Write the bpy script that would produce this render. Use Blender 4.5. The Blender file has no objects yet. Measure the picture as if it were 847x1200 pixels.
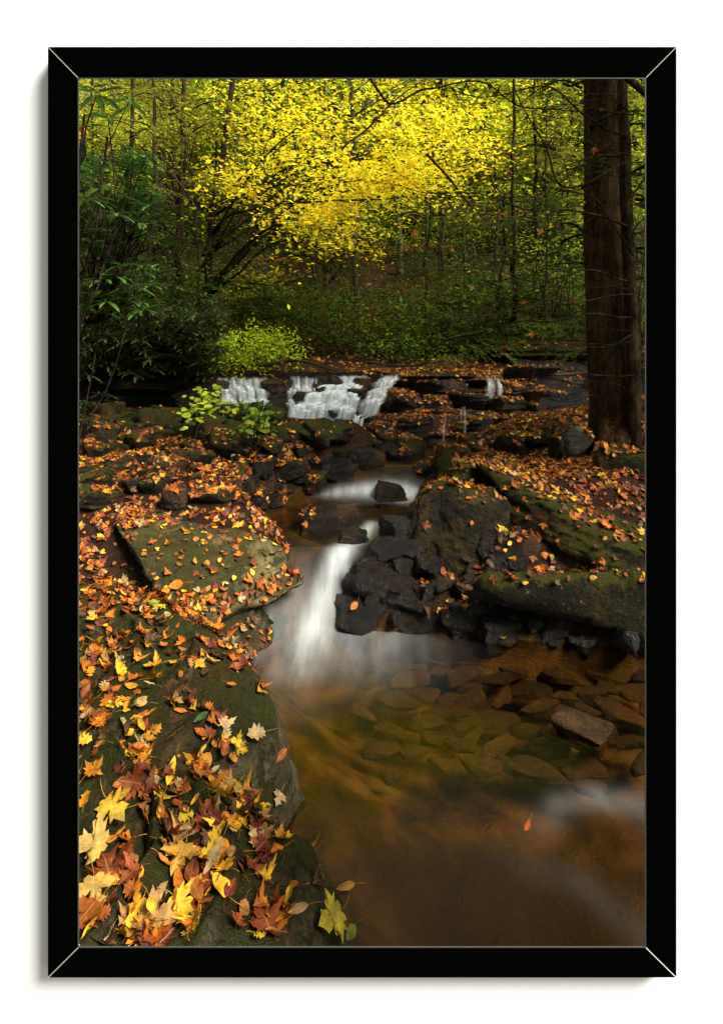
import bpy, math, random
import numpy as np
from mathutils import Vector, Matrix
from mathutils.bvhtree import BVHTree
R = math.radians
rng = np.random.default_rng(7)
random.seed(7)
S = bpy.context.scene
C = S.collection

# ------------------------------------------------------------------ camera, sky, sun, exposure
H = 1.5; F = 680.0; CX = 423.5; HY = 380.0          # eye height, focal length and horizon row in photo pixels
cam = bpy.data.objects.new("camera", bpy.data.cameras.new("camera")); C.objects.link(cam)
cam.location = (0, 0, H); cam.rotation_euler = (R(90), 0, 0)
cam.data.sensor_width = 36; cam.data.sensor_fit = 'AUTO'
cam.data.lens = F/1200*36; cam.data.shift_y = -(600-HY)/1200
cam.data.clip_start = 0.02; cam.data.clip_end = 400
S.camera = cam
S.view_settings.view_transform = 'Standard'; S.view_settings.look = 'None'; S.view_settings.gamma = 1
S.view_settings.exposure = 1.27
w = bpy.data.worlds.new("World"); S.world = w; w.use_nodes = True
nt = w.node_tree; bg = nt.nodes['Background']
sky = nt.nodes.new('ShaderNodeTexSky'); sky.sky_type = 'NISHITA'; sky.sun_disc = False
SUN_EL, SUN_AZ = R(46), R(119)                      # azimuth measured from the view direction (+Y) towards the right
sky.sun_elevation = SUN_EL; sky.sun_rotation = SUN_AZ; sky.dust_density = 3; sky.air_density = 1.0
hs = nt.nodes.new('ShaderNodeHueSaturation'); hs.inputs['Saturation'].default_value = .35   # thin cloud: a paler sky
nt.links.new(sky.outputs[0], hs.inputs['Color']); wt = nt.nodes.new('ShaderNodeMix'); wt.data_type = 'RGBA'; wt.blend_type = 'MULTIPLY'; wt.inputs[0].default_value = 1; wt.inputs[7].default_value = (1, .97, .80, 1)
nt.links.new(hs.outputs[0], wt.inputs[6]); nt.links.new(wt.outputs[2], bg.inputs[0]); bg.inputs[1].default_value = 0.065
sun = bpy.data.objects.new("sun", bpy.data.lights.new("sun", 'SUN')); C.objects.link(sun)
sun.data.energy = 4.9; sun.data.angle = R(26); sun.data.color = (1, .93, .80)
sd = Vector((math.sin(SUN_AZ)*math.cos(SUN_EL), math.cos(SUN_AZ)*math.cos(SUN_EL), math.sin(SUN_EL)))
sun.rotation_euler = sd.to_track_quat('Z', 'Y').to_euler(); sun.location = sd*20
cy = S.cycles
cy.max_bounces = 7; cy.diffuse_bounces = 3; cy.glossy_bounces = 3; cy.transmission_bounces = 3
cy.transparent_max_bounces = 24; cy.caustics_reflective = False; cy.caustics_refractive = False
cy.use_denoising = True; cy.sample_clamp_indirect = 4

# ------------------------------------------------------------------ helpers
def W(px, py, y): return np.array([(px-CX)/F*y, y, H-(py-HY)/F*y])
def hash3(ix, iy, iz, s):
    n = (ix*374761393 + iy*668265263 + iz*2147483647 + s*974711) & 0xffffffff
    n = ((n ^ (n >> 13))*1274126177) & 0xffffffff
    n = ((n ^ (n >> 15))*2246822519) & 0xffffffff
    return ((n ^ (n >> 16)) & 0xffff)/65535.0
def noise(P, s=0):
    P = np.asarray(P, float); i = np.floor(P).astype(np.int64); f = P-i; f = f*f*(3-2*f)
    r = 0
    for dx in (0, 1):
        for dy in (0, 1):
            for dz in (0, 1):
                wgt = (f[..., 0] if dx else 1-f[..., 0])*(f[..., 1] if dy else 1-f[..., 1])*(f[..., 2] if dz else 1-f[..., 2])
                r = r + wgt*hash3(i[..., 0]+dx, i[..., 1]+dy, i[..., 2]+dz, s)
    return r*2-1
def fbm(P, o=4, s=0):
    r = 0; a = .5; P = np.asarray(P, float)
    for k in range(o): r = r + a*noise(P*2**k+k*17.3, s+k); a *= .5
    return r
def ss(a, b, x): t = np.clip((np.asarray(x, float)-a)/(b-a), 0, 1); return t*t*(3-2*t)

def mk(name, V, tris=None, quads=None, mat=None, parent=None, col=None, lv=None, smooth=True, attrs=None):
    me = bpy.data.meshes.new(name); V = np.asarray(V, np.float32).reshape(-1, 3)
    T = np.zeros((0, 3), int) if tris is None else np.asarray(tris, int).reshape(-1, 3)
    Q = np.zeros((0, 4), int) if quads is None else np.asarray(quads, int).reshape(-1, 4)
    me.vertices.add(len(V)); me.vertices.foreach_set('co', V.ravel())
    L = np.concatenate([T.ravel(), Q.ravel()]); me.loops.add(len(L)); me.loops.foreach_set('vertex_index', L.astype(np.int32))
    n = len(T)+len(Q); me.polygons.add(n)
    st = np.concatenate([np.arange(len(T))*3, len(T)*3+np.arange(len(Q))*4])
    me.polygons.foreach_set('loop_start', st.astype(np.int32))
    me.polygons.foreach_set('use_smooth', np.full(n, bool(smooth)))
    me.update(calc_edges=True); me.validate()
    if col is not None:
        a = me.attributes.new('Col', 'FLOAT_COLOR', 'POINT'); c4 = np.ones((len(V), 4), np.float32); c4[:, :3] = col; a.data.foreach_set('color', c4.ravel())
    if lv is not None:
        a = me.attributes.new('lv', 'FLOAT_VECTOR', 'POINT'); a.data.foreach_set('vector', np.asarray(lv, np.float32).ravel())
    for k, v in (attrs or {}).items():
        a = me.attributes.new(k, 'FLOAT', 'POINT'); a.data.foreach_set('value', np.asarray(v, np.float32).ravel())
    if mat: me.materials.append(mat)
    o = bpy.data.objects.new(name, me); C.objects.link(o)
    if parent: o.parent = parent
    return o
def tag(o, label=None, cat=None, group=None, kind=None):
    if label: o['label'] = label
    if cat: o['category'] = cat
    if group: o['group'] = group
    if kind: o['kind'] = kind
    return o
def thing(name, loc, label, cat, group=None):
    o = bpy.data.objects.new(name, None); C.objects.link(o); o.location = loc; o.empty_display_size = .1
    bpy.context.view_layer.update()
    return tag(o, label, cat, group)
def under(o, root):
    o.parent = root; o.matrix_parent_inverse = Matrix.Translation(-Vector(root.location)); return o

class Acc:
    def __init__(s): s.V = []; s.T = []; s.Q = []; s.Cc = []; s.L = []; s.n = 0
    def add(s, V, T=None, Q=None, col=(0.5, 0.5, 0.5), lv=None):
        V = np.asarray(V, float).reshape(-1, 3)
        if T is not None and len(T): s.T.append(np.asarray(T, int).reshape(-1, 3)+s.n)
        if Q is not None and len(Q): s.Q.append(np.asarray(Q, int).reshape(-1, 4)+s.n)
        s.V.append(V); c = np.asarray(col, float); s.Cc.append(np.broadcast_to(c, (len(V), 3)).copy() if c.ndim == 1 else c)
        s.L.append(np.zeros_like(V) if lv is None else lv); s.n += len(V)
    def build(s, name, mat, parent=None, smooth=True):
        return mk(name, np.concatenate(s.V), np.concatenate(s.T) if s.T else None, np.concatenate(s.Q) if s.Q else None, mat, parent,
                  np.concatenate(s.Cc), np.concatenate(s.L), smooth)

def tube(path, rad, n=7, wob=0, seed=0):
    P = np.asarray(path, float); m = len(P); r = np.broadcast_to(np.asarray(rad, float), (m,)) if np.ndim(rad) == 0 else np.asarray(rad, float)
    t = np.gradient(P, axis=0); t /= np.linalg.norm(t, axis=1)[:, None]+1e-9
    ref = np.array([0.3, 1, 0.1]) if abs(t[0] @ np.array([0, 1, 0])) < .9 else np.array([1, 0, 0.2])
    a = np.cross(t, ref); a /= np.linalg.norm(a, axis=1)[:, None]; b = np.cross(t, a)
    th = np.linspace(0, 2*math.pi, n, endpoint=False)
    D = a[:, None]*np.cos(th)[None, :, None] + b[:, None]*np.sin(th)[None, :, None]
    rr = r[:, None]*np.ones(n)[None]
    if wob: rr = rr*(1+wob*noise(P[:, None]*2.2+D*1.8+seed*9.1, seed)+wob*.5*noise(P[:, None]*np.array([9, 9, 2.])+D*5+seed, seed))
    V = (P[:, None]+D*rr[..., None]).reshape(-1, 3)
    i = np.arange(m-1)[:, None]*n; j = np.arange(n)[None]; k = (j+1) % n
    Q = np.stack([i+j, i+k, i+n+k, i+n+j], -1).reshape(-1, 4)
    c0, c1 = len(V), len(V)+1
    V = np.concatenate([V, P[:1], P[-1:]])
    jj = np.arange(n); T = np.concatenate([np.stack([np.full(n, c0), (jj+1) % n, jj], -1), np.stack([np.full(n, c1), (m-1)*n+jj, (m-1)*n+(jj+1) % n], -1)])
    return V, T, Q
def curve(pts, m=16, jit=0, seed=0):
    P = np.asarray(pts, float); k = len(P)
    if k == 2: P = np.stack([P[0], P.mean(0), P[1]]); k = 3
    t = np.linspace(0, k-1, m); i = np.clip(t.astype(int), 0, k-2); f = (t-i)[:, None]
    E = np.concatenate([2*P[:1]-P[1:2], P, 2*P[-1:]-P[-2:-1]])
    a, b, c, d = E[i], E[i+1], E[i+2], E[i+3]
    X = .5*((2*b)+(-a+c)*f+(2*a-5*b+4*c-d)*f**2+(-a+3*b-3*c+d)*f**3)
    if jit:
        q = np.stack([noise(X*3+seed, 1), noise(X*3+seed+5, 2), noise(X*3+seed+9, 3)], -1)*jit
        q *= ss(0, .15, np.linspace(0, 1, m))[:, None]; X = X+q
    return X

# ------------------------------------------------------------------ materials
def newmat(name):
    m = bpy.data.materials.new(name); m.use_nodes = True; n = m.node_tree
    for x in list(n.nodes): n.nodes.remove(x)
    return m, n, n.nodes.new('ShaderNodeOutputMaterial')
class N:
    def __init__(s, nt): s.t = nt
    def n(s, typ, **kw):
        x = s.t.nodes.new(typ)
        for k, v in kw.items():
            if k == 'i':
                for kk, vv in v.items():
                    if hasattr(vv, 'is_output') or hasattr(vv, 'links'): s.t.links.new(vv, x.inputs[kk])
                    else: x.inputs[kk].default_value = vv
            else: setattr(x, k, v)
        return x
    def noise(s, vec, scale, det=4, rough=.6):
        return s.n('ShaderNodeTexNoise', i={'Vector': vec, 'Scale': scale, 'Detail': det, 'Roughness': rough}).outputs['Fac']
    def ramp(s, f, *st):
        r = s.n('ShaderNodeValToRGB', i={0: f}); e = r.color_ramp.elements
        while len(e) > 1: e.remove(e[-1])
        for k, (p, c) in enumerate(st):
            x = e[0] if k == 0 else e.new(p)
            x.position = p; x.color = (*c, 1) if np.ndim(c) else (c, c, c, 1)
        return r.outputs[0]
    def mix(s, f, a, b, mode='MIX'):
        x = s.n('ShaderNodeMix', data_type='RGBA', blend_type=mode)
        for k, v in ((0, f), (6, a), (7, b)):
            if hasattr(v, 'links'): s.t.links.new(v, x.inputs[k])
            else: x.inputs[k].default_value = (*v, 1) if np.ndim(v) else v
        return x.outputs[2]
    def math(s, op, a, b=0.0, clamp=False):
        x = s.n('ShaderNodeMath', operation=op, use_clamp=clamp)
        for k, v in ((0, a), (1, b)):
            if hasattr(v, 'links'): s.t.links.new(v, x.inputs[k])
            else: x.inputs[k].default_value = v
        return x.outputs[0]
    def bump(s, h, st, d, nrm=None):
        i = {'Height': h, 'Strength': st, 'Distance': d}
        if nrm: i['Normal'] = nrm
        return s.n('ShaderNodeBump', i=i).outputs[0]

def rock_mat(name, dark, light, moss=.5, wet=.0, mosscol=(.055, .075, .010), lichen=.0, tilt=0.0, strata=1.0):
    m, nt, out = newmat(name); g = N(nt)
    geo = g.n('ShaderNodeNewGeometry'); pos = geo.outputs['Position']
    a = g.noise(pos, 5, 6, .65); b = g.noise(pos, 38, 5, .7); fine = g.noise(pos, 160, 3, .7)
    mp = g.n('ShaderNodeMapping', i={'Vector': pos, 'Scale': (1.2, 1.2, 26), 'Rotation': (0, tilt, 0)}).outputs[0]
    st = g.noise(mp, 2.2, 4, .6)
    f = g.math('ADD', g.math('MULTIPLY', a, .55), g.math('ADD', g.math('MULTIPLY', b, .25), g.math('MULTIPLY', st, .2*strata)))
    c = g.ramp(f, (.40, dark), (.5, tuple((np.array(dark)+np.array(light))*.42)), (.60, tuple(np.array(light)*1.15)))
    # rusty stains
    rs = g.ramp(g.noise(pos, 3.1, 5, .6), (.52, 0), (.66, 1))
    c = g.mix(g.math('MULTIPLY', rs, .5), c, (.12, .055, .018))
    if lichen:
        lc = g.ramp(g.noise(pos, 22, 6, .75), (.60, 0), (.66, 1)); c = g.mix(g.math('MULTIPLY', lc, lichen), c, (.32, .36, .26))
    nz = g.n('ShaderNodeSeparateXYZ', i={0: geo.outputs['Normal']}).outputs[2]
    mm = g.math('ADD', g.math('MULTIPLY', nz, .35), g.math('ADD', g.math('MULTIPLY', g.noise(pos, 4.3, 5, .7), 1.1), g.math('MULTIPLY', b, .35)))
    mf = g.ramp(mm, (1.10-.38*moss, 0), (1.24-.38*moss, 1))
    mc = g.mix(g.ramp(g.noise(pos, 55, 4, .8), (.35, 0), (.65, 1)), tuple(np.array(mosscol)*.45), tuple(np.array(mosscol)*1.5))
    mc = g.mix(g.ramp(g.noise(pos, 7, 3, .6), (.42, 0), (.62, 1)), mc, (.075, .062, .014))
    c = g.mix(g.math('MULTIPLY', mf, min(1, moss*1.6)), c, mc)
    h = g.math('ADD', g.math('MULTIPLY', b, .8), g.math('ADD', g.math('MULTIPLY', st, .5*strata), g.math('MULTIPLY', fine, .25)))
    h = g.math('ADD', h, g.math('MULTIPLY', g.math('MULTIPLY', mf, fine), .9))
    p = g.n('ShaderNodeBsdfPrincipled', i={'Base Color': c, 'Normal': g.bump(h, 1.0, .035)})
    ro = g.ramp(g.noise(pos, 12, 4, .6), (.38, .82-.74*wet), (.62, .95-.58*wet))
    ro = g.math('ADD', ro, g.math('MULTIPLY', mf, .3), True)
    nt.links.new(ro, p.inputs['Roughness']); p.inputs['Specular IOR Level'].default_value = .10+.24*wet
    nt.links.new(p.outputs[0], out.inputs[0]); return m
M = {}
M['bank'] = rock_mat('bank_rock', (.014, .012, .006), (.085, .072, .034), .42, .05, (.050, .068, .010), .1)
M['tan'] = rock_mat('tan_rock', (.036, .031, .012), (.17, .145, .065), .38, .05, (.07, .08, .015), .15, .2)
M['mossy'] = rock_mat('mossy_rock', (.005, .0045, .002), (.034, .027, .010), .80, .15, (.052, .066, .006), .3, 0, .35)
M['brown'] = rock_mat('brown_rock', (.010, .008, .0035), (.068, .047, .018), .62, .25, (.030, .034, .005), .15, 0, .25)
M['wet'] = rock_mat('wet_rock', (.0022, .0018, .0014), (.018, .013, .0085), .08, 1.0, strata=.6)
M['wetbrown'] = rock_mat('wet_brown_rock', (.004, .0024, .0014), (.022, .012, .005), .15, .9, strata=.6)
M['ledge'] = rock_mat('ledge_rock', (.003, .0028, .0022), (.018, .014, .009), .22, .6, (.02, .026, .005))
M['grey'] = rock_mat('grey_rock', (.03, .03, .026), (.12, .115, .095), .25, .2)
M['slate'] = rock_mat('slate_rock', (.006, .007, .007), (.028, .031, .031), .05, .75, strata=.6)
M['bed'] = rock_mat('bed_rock', (.035, .019, .005), (.125, .070, .019), .0, .3, strata=.3)
M['wetochre'] = rock_mat('wet_ochre_rock', (.012, .006, .002), (.075, .036, .010), .0, .15, strata=.5)
M['bednear'] = rock_mat('near_bed_rock', (.022, .012, .004), (.15, .080, .024), .0, .3, strata=.3)
M['beddark'] = rock_mat('dark_bed_rock', (.020, .011, .004), (.075, .040, .012), .0, .3, strata=.3)

def leaf_mat(name, trans=.4, rough=.5, veins=True, spec=.3):
    m, nt, out = newmat(name); g = N(nt)
    c = g.n('ShaderNodeAttribute', attribute_name='Col').outputs['Color']
    pos = g.n('ShaderNodeNewGeometry').outputs['Position']
    if veins:
        lv = g.n('ShaderNodeAttribute', attribute_name='lv').outputs['Vector']
        xyz = g.n('ShaderNodeSeparateXYZ', i={0: lv}); ax = g.math('ABSOLUTE', xyz.outputs[0]); y = xyz.outputs[1]
        mid = g.ramp(ax, (.012, 1), (.035, 0))
        fr = g.math('FRACT', g.math('MULTIPLY', g.math('SUBTRACT', y, g.math('MULTIPLY', ax, .9)), 6.0))
        sv = g.ramp(g.math('ABSOLUTE', g.math('SUBTRACT', fr, .5)), (.03, 1), (.09, 0))
        v = g.math('MAXIMUM', mid, g.math('MULTIPLY', sv, .5))
        c = g.mix(g.math('MULTIPLY', v, .45), c, g.mix(.5, c, (.75, .55, .25)))
        sp = g.ramp(g.noise(pos, 95, 3, .6), (.56, 0), (.68, 1)); c = g.mix(g.math('MULTIPLY', sp, .45), c, (.10, .03, .01))
        bl = g.ramp(g.noise(pos, 26, 3, .6), (.4, .62), (.62, 1.15)); c = g.mix(1, c, bl, 'MULTIPLY')
        h = g.math('ADD', g.math('MULTIPLY', v, -.5), g.noise(pos, 60, 3, .6)); nr = g.bump(h, .6, .004)
    p = g.n('ShaderNodeBsdfPrincipled', i={'Base Color': c, 'Roughness': rough, 'Specular IOR Level': spec})
    t = g.n('ShaderNodeBsdfTranslucent', i={0: c})
    if veins: nt.links.new(nr, p.inputs['Normal'])
    x = g.n('ShaderNodeMixShader', i={0: trans, 1: p.outputs[0], 2: t.outputs[0]})
    nt.links.new(x.outputs[0], out.inputs[0]); return m
M['leaf'] = leaf_mat('foliage', .5, .7, False, .04)
M['glossleaf'] = leaf_mat('glossy_leaf', .2, .32, True, .5)
M['fallen'] = leaf_mat('fallen_leaf', .12, .55, True, .3)

def bark_mat(name, dark, light, sc=1.0, moss=0.0):
    m, nt, out = newmat(name); g = N(nt); pos = g.n('ShaderNodeNewGeometry').outputs['Position']
    mp = g.n('ShaderNodeMapping', i={'Vector': pos, 'Scale': (1, 1, .16)}).outputs[0]
    a = g.noise(mp, 42*sc, 6, .7); b = g.noise(pos, 6, 4, .6)
    wv = g.noise(mp, 30*sc, 5, .75)
    cr = g.ramp(g.math('ABSOLUTE', g.math('SUBTRACT', wv, .5)), (.0, 0), (.05, 1))
    c = g.ramp(a, (.33, dark), (.66, light)); c = g.mix(g.math('MULTIPLY', g.math('SUBTRACT', 1, cr), .7), c, tuple(np.array(dark)*.4))
    c = g.mix(g.ramp(b, (.45, 0), (.65, .5)), c, (.10, .075, .03))
    if moss: c = g.mix(g.math('MULTIPLY', g.ramp(g.noise(pos, 5, 5, .7), (.45, 0), (.58, 1)), moss), c, (.04, .055, .01))
    p = g.n('ShaderNodeBsdfPrincipled', i={'Base Color': c, 'Roughness': .85, 'Specular IOR Level': .08, 'Normal': g.bump(g.math('ADD', g.math('MULTIPLY', a, .5), cr), .9, .012)})
    nt.links.new(p.outputs[0], out.inputs[0]); return m
M['bark'] = bark_mat('bark', (.008, .005, .003), (.045, .027, .014))
M['barkred'] = bark_mat('reddish_bark', (.010, .004, .0018), (.085, .031, .011), .7, .3)
M['barkgrey'] = bark_mat('grey_bark', (.022, .018, .009), (.07, .060, .034))
M['barkpale'] = bark_mat('pale_bark', (.06, .052, .03), (.17, .15, .095))
M['cane'] = bark_mat('cane_bark', (.004, .003, .0015), (.014, .010, .005))
M['log'] = bark_mat('log_bark', (.014, .009, .005), (.07, .045, .022), 1, .6)

def ground_mat():
    m, nt, out = newmat('forest_floor'); g = N(nt); pos = g.n('ShaderNodeNewGeometry').outputs['Position']
    wp = g.n('ShaderNodeVectorMath', operation='ADD', i={0: pos, 1: g.n('ShaderNodeTexNoise', i={'Vector': pos, 'Scale': 9.0}).outputs['Color']}).outputs[0]
    v = g.n('ShaderNodeTexVoronoi', i={'Vector': wp, 'Scale': 15.0}); r = g.n('ShaderNodeSeparateColor', i={0: v.outputs['Color']}).outputs[0]
    lc = g.ramp(r, (0, (.003, .0015, .001)), (.3, (.012, .004, .0015)), (.55, (.030, .009, .002)), (.8, (.045, .018, .005)), (1, (.016, .005, .0015)))
    lc = g.mix(g.ramp(g.noise(pos, 40, 4, .7), (.35, .0), (.7, .65)), lc, (.022, .013, .007))
    soil = g.ramp(g.noise(pos, 24, 5, .7), (.40, (.002, .0015, .001)), (.62, (.014, .008, .0035)))
    c = g.mix(g.n('ShaderNodeAttribute', attribute_name='litter').outputs['Fac'], soil, lc)
    bedc = g.ramp(g.noise(pos, 4.5, 6, .6), (.36, (.006, .004, .0015)), (.48, (.036, .020, .005)), (.60, (.095, .052, .012)), (.72, (.13, .078, .020)))
    bedc = g.mix(g.ramp(g.noise(pos, 70, 3, .7), (.45, 0), (.7, .5)), bedc, (.05, .02, .006))
    al = g.mix(g.noise(pos, 45, 5, .8), (.004, .003, .0015), (.030, .018, .006)); bedc = g.mix(g.math('MULTIPLY', g.n('ShaderNodeAttribute', attribute_name='bed_dark').outputs['Fac'], .88), bedc, al)
    c = g.mix(g.n('ShaderNodeAttribute', attribute_name='bed').outputs['Fac'], c, bedc)
    h = g.math('ADD', g.math('MULTIPLY', v.outputs['Distance'], 1.0), g.noise(pos, 60, 4, .7))
    p = g.n('ShaderNodeBsdfPrincipled', i={'Base Color': c, 'Roughness': .8, 'Specular IOR Level': .1, 'Normal': g.bump(h, .5, .008)})
    nt.links.new(p.outputs[0], out.inputs[0]); return m
M['ground'] = ground_mat()

def water_mat(name, sheet=False):
    m, nt, out = newmat(name); g = N(nt); pos = g.n('ShaderNodeNewGeometry').outputs['Position']
    fo = g.n('ShaderNodeAttribute', attribute_name='foam').outputs['Fac']
    lv = g.n('ShaderNodeAttribute', attribute_name='lv').outputs['Vector']
    if sheet:
        mp = g.n('ShaderNodeMapping', i={'Vector': lv, 'Scale': (1, .12, 1)}).outputs[0]
        s1 = g.ramp(g.noise(mp, 34, 3, .5), (.36, .55), (.58, 1)); s2 = g.ramp(g.noise(mp, 9, 3, .6), (.36, .25), (.55, 1))
        fo = g.math('MULTIPLY', fo, g.math('MULTIPLY', s1, s2), True); fo = g.math('POWER', fo, .8)
    else:
        mp = g.n('ShaderNodeMapping', i={'Vector': lv, 'Scale': (1.6, .30, 1), 'Rotation': (0, 0, .25)}).outputs[0]
        s1 = g.ramp(g.noise(mp, 9, 4, .55), (.32, .5), (.62, 1.0)); fo = g.math('MULTIPLY', fo, s1, True)
    nr = g.bump(g.noise(g.n('ShaderNodeMapping', i={'Vector': pos, 'Scale': (1, .7, 1)}).outputs[0], 3.2, 2, .4), .25, .04)
    fr = g.n('ShaderNodeFresnel', i={'IOR': 1.33, 'Normal': nr}).outputs[0]
    tr = g.n('ShaderNodeBsdfTransparent', i={0: (.95, .80, .52, 1)})
    gl = g.n('ShaderNodeBsdfGlossy', i={'Roughness': .16, 'Normal': nr, 'Color': (1, 1, 1, 1)})
    if sheet: tr.inputs[0].default_value = (1, 1, 1, 1)
    a = g.n('ShaderNodeMixShader', i={0: fr if not sheet else g.math('MULTIPLY', fo, .1), 1: tr.outputs[0], 2: gl.outputs[0]})
    df = g.n('ShaderNodeBsdfDiffuse', i={0: (.86, .93, .97, 1)}); tl = g.n('ShaderNodeBsdfTranslucent', i={0: (.86, .93, .97, 1)})
    d2 = g.n('ShaderNodeMixShader', i={0: .35, 1: df.outputs[0], 2: tl.outputs[0]})
    x = g.n('ShaderNodeMixShader', i={0: fo, 1: a.outputs[0], 2: d2.outputs[0]})
    nt.links.new(x.outputs[0], out.inputs[0]); return m
M['water'] = water_mat('stream_water'); M['silk'] = water_mat('falling_water', True)
def plain(name, c, rough=.5, spec=.5):
    m, nt, out = newmat(name); g = N(nt); pos = g.n('ShaderNodeNewGeometry').outputs['Position']
    n = g.noise(pos, 180, 2, .5)
    p = g.n('ShaderNodeBsdfPrincipled', i={'Base Color': (*c, 1), 'Roughness': rough, 'Specular IOR Level': spec, 'Normal': g.bump(n, .05, .001)})
    nt.links.new(p.outputs[0], out.inputs[0]); return m
M['white'] = plain('white_wall_paint', (.84, .88, .93), .95, .1); M['black'] = plain('black_frame_paint', (.0008, .0008, .0008), .9, 0.0)
M['bevel'] = plain('grey_edge', (.05, .05, .05), .5, .3); M['joint'] = plain('mitre_joint', (.38, .38, .38), .6, .3)

# ------------------------------------------------------------------ white wall and black picture frame
D = 0.80; TF = 0.022                                  # distance of the frame's front face; its depth off the wall
def xz(px, py, y=D): return ((px-CX)/F*y, H-(py-HY)/F*y)
ix0, iz1 = xz(92, 91.5); ix1, iz0 = xz(756, 1110); ox0, oz1 = xz(56.5, 55); ox1, oz0 = xz(792, 1145.5)
def ring(a, b, c, d, e, f_, g_, h_, y0, y1, k):       # outer rect a..d, inner rect e..h: rail k as a closed mitred bar
    O = [(a, b), (c, b), (c, d), (a, d)]; I = [(e, f_), (g_, f_), (g_, h_), (e, h_)]
    k2 = (k+1) % 4; q = [O[k], O[k2], I[k2], I[k]]
    V = [(x, y0, z) for x, z in q]+[(x, y1, z) for x, z in q]
    return V, [(0, 1, 2, 3), (7, 6, 5, 4), (0, 4, 5, 1), (1, 5, 6, 2), (2, 6, 7, 3), (3, 7, 4, 0)]
m_ = .045
wall = Acc()
for k in range(4):
    V, Q = ring(-1.9, -.15, 1.7, 2.45, ix0*1.043, H+(iz0-H)*1.043, ix1*1.043, H+(iz1-H)*1.06, D+TF, D+TF+.008, k); wall.add(V, None, Q)
tag(wall.build('wall', M['white'], smooth=False), 'plain bright white wall around the black picture frame', 'wall')
fr = thing('picture_frame', ((ox0+ox1)/2, D+TF, (oz0+oz1)/2), 'tall thin black picture frame with pale mitred corner joints', 'frame')
for k in range(4):
    V, Q = ring(ox0, oz0, ox1, oz1, ix0, iz0, ix1, iz1, D, D+TF-.001, k)
    V = [list(v) for v in V]                          # lip slopes outward behind its front edge
    for j in (6, 7): V[j][0] *= 1.035; V[j][2] = H+(V[j][2]-H)*1.035
    o = under(mk('rail', V, None, Q, M['black'], smooth=False), fr)
e = .0011
a = Acc()
for k in range(4):
    V, Q = ring(ix0-.0002, iz0-.0002, ix1+.0002, iz1+.0002, ix0+e, iz0+e, ix1-e, iz1-e, D-.0008, D+.0003, k); a.add(V, None, Q)
under(a.build('inner_edge', M['bevel'], smooth=False), fr)
for (xa, za, xb, zb) in ((ox0, oz0, ix0, iz0), (ox1, oz0, ix1, iz0), (ox0, oz1, ix0, iz1), (ox1, oz1, ix1, iz1)):
    d = np.array([xb-xa, zb-za]); n = np.array([-d[1], d[0]])/np.linalg.norm(d)*.00045
    q = [(xa+n[0], za+n[1]), (xa-n[0], za-n[1]), (xb-n[0], zb-n[1]), (xb+n[0], zb+n[1])]
    V = [(x, D-.0012, z) for x, z in q]+[(x, D+.004, z) for x, z in q]
    under(mk('corner_joint', V, None, [(0, 1, 2, 3), (7, 6, 5, 4), (0, 4, 5, 1), (1, 5, 6, 2), (2, 6, 7, 3), (3, 7, 4, 0)], M['joint'], smooth=False), fr)

# ------------------------------------------------------------------ ground, stream course
YL = [0, 1.25, 1.40, 1.50, 1.60, 1.82, 1.96, 2.17, 2.43, 2.62, 2.76, 2.86, 3.0, 3.3, 3.6, 3.9, 4.1, 4.4, 4.7, 5.1, 5.45, 6.0, 6.4]
XL = [-.02, -.03, -.06, -.20, -.29, -.225, -.226, -.33, -.51, -.70, -.78, -.70, -.42, -.40, -.62, -.66, -.50, -.17, .25, .15, -.72, -1.45, -1.75]
YR = [0, 2.64, 2.72, 2.86, 3.0, 3.3, 3.5, 3.7, 4.1, 4.4, 4.7, 5.0, 5.3, 6.0, 6.4]
XR = [3.2, 3.2, 1.0, -.10, -.12, .08, .10, .25, .38, .58, .76, .98, 1.7, 2.4, 2.4]
YZ = [0, 2.84, 3.05, 3.28, 4.05, 4.22, 4.42, 5.2, 6.4]
ZZ = [0, .0, .11, .235, .255, .34, .425, .44, .46]
def lev(y): return np.interp(y, YZ, ZZ)
def ground(x, y, nz=True):
    x = np.asarray(x, float); y = np.asarray(y, float)
    xl = np.interp(y, YL, XL); xr = np.interp(y, YR, XR); lv = lev(y)
    sL = xl-x; sR = x-xr; ins = np.minimum(-sL, -sR)
    dep = (.24-.17*ss(2.6, 3.1, y))*ss(0, .55, ins)+.02
    z = lv-dep
    lb = lv+.27*(1-np.exp(-np.maximum(sL, 0)/.20))+.07*np.maximum(sL, 0)*(1-.4*ss(3.2, 5, y))
    lb = np.minimum(lb, .62)
    kr = ss(2.6, 3.35, y)
    rb = lv+(.26*(1-np.exp(-np.maximum(sR, 0)/.25))+.11*np.maximum(sR, 0))*kr+.0
    z = np.where(sL > 0, lb, z); z = np.where(sR > 0, rb, z)
    z = z+.01*ss(0, .1, np.maximum(sL, sR))
    # ledge and hillside
    up = .93+.035*(y-6.3)+.40*np.maximum(0, y-9.5)*ss(9.5, 13, y)
    up = up+ss(.3, 3.5, np.abs(x-.3))*.25*ss(6.4, 8, y)
    t = ss(6.46, 6.6, y); z = z*(1-t)+up*t
    if nz:
        P = np.stack([x, y, x*0], -1)
        am = np.where(y > 6.3, .10+.05*np.clip(y-8, 0, 12), .035)*np.where(ins > 0, .6, 1)
        z = z+am*fbm(P*1.7, 4, 3)+.014*fbm(P*8, 3, 9)*np.where(y < 7, 1, 0)
    return z
def grid_sheet(xs, ys):
    X, Y = np.meshgrid(xs, ys); i = np.arange(len(ys)-1)[:, None]*len(xs); j = np.arange(len(xs)-1)[None]
    Q = np.stack([i+j, i+j+1, i+len(xs)+j+1, i+len(xs)+j], -1).reshape(-1, 4); return X, Y, Q
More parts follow.
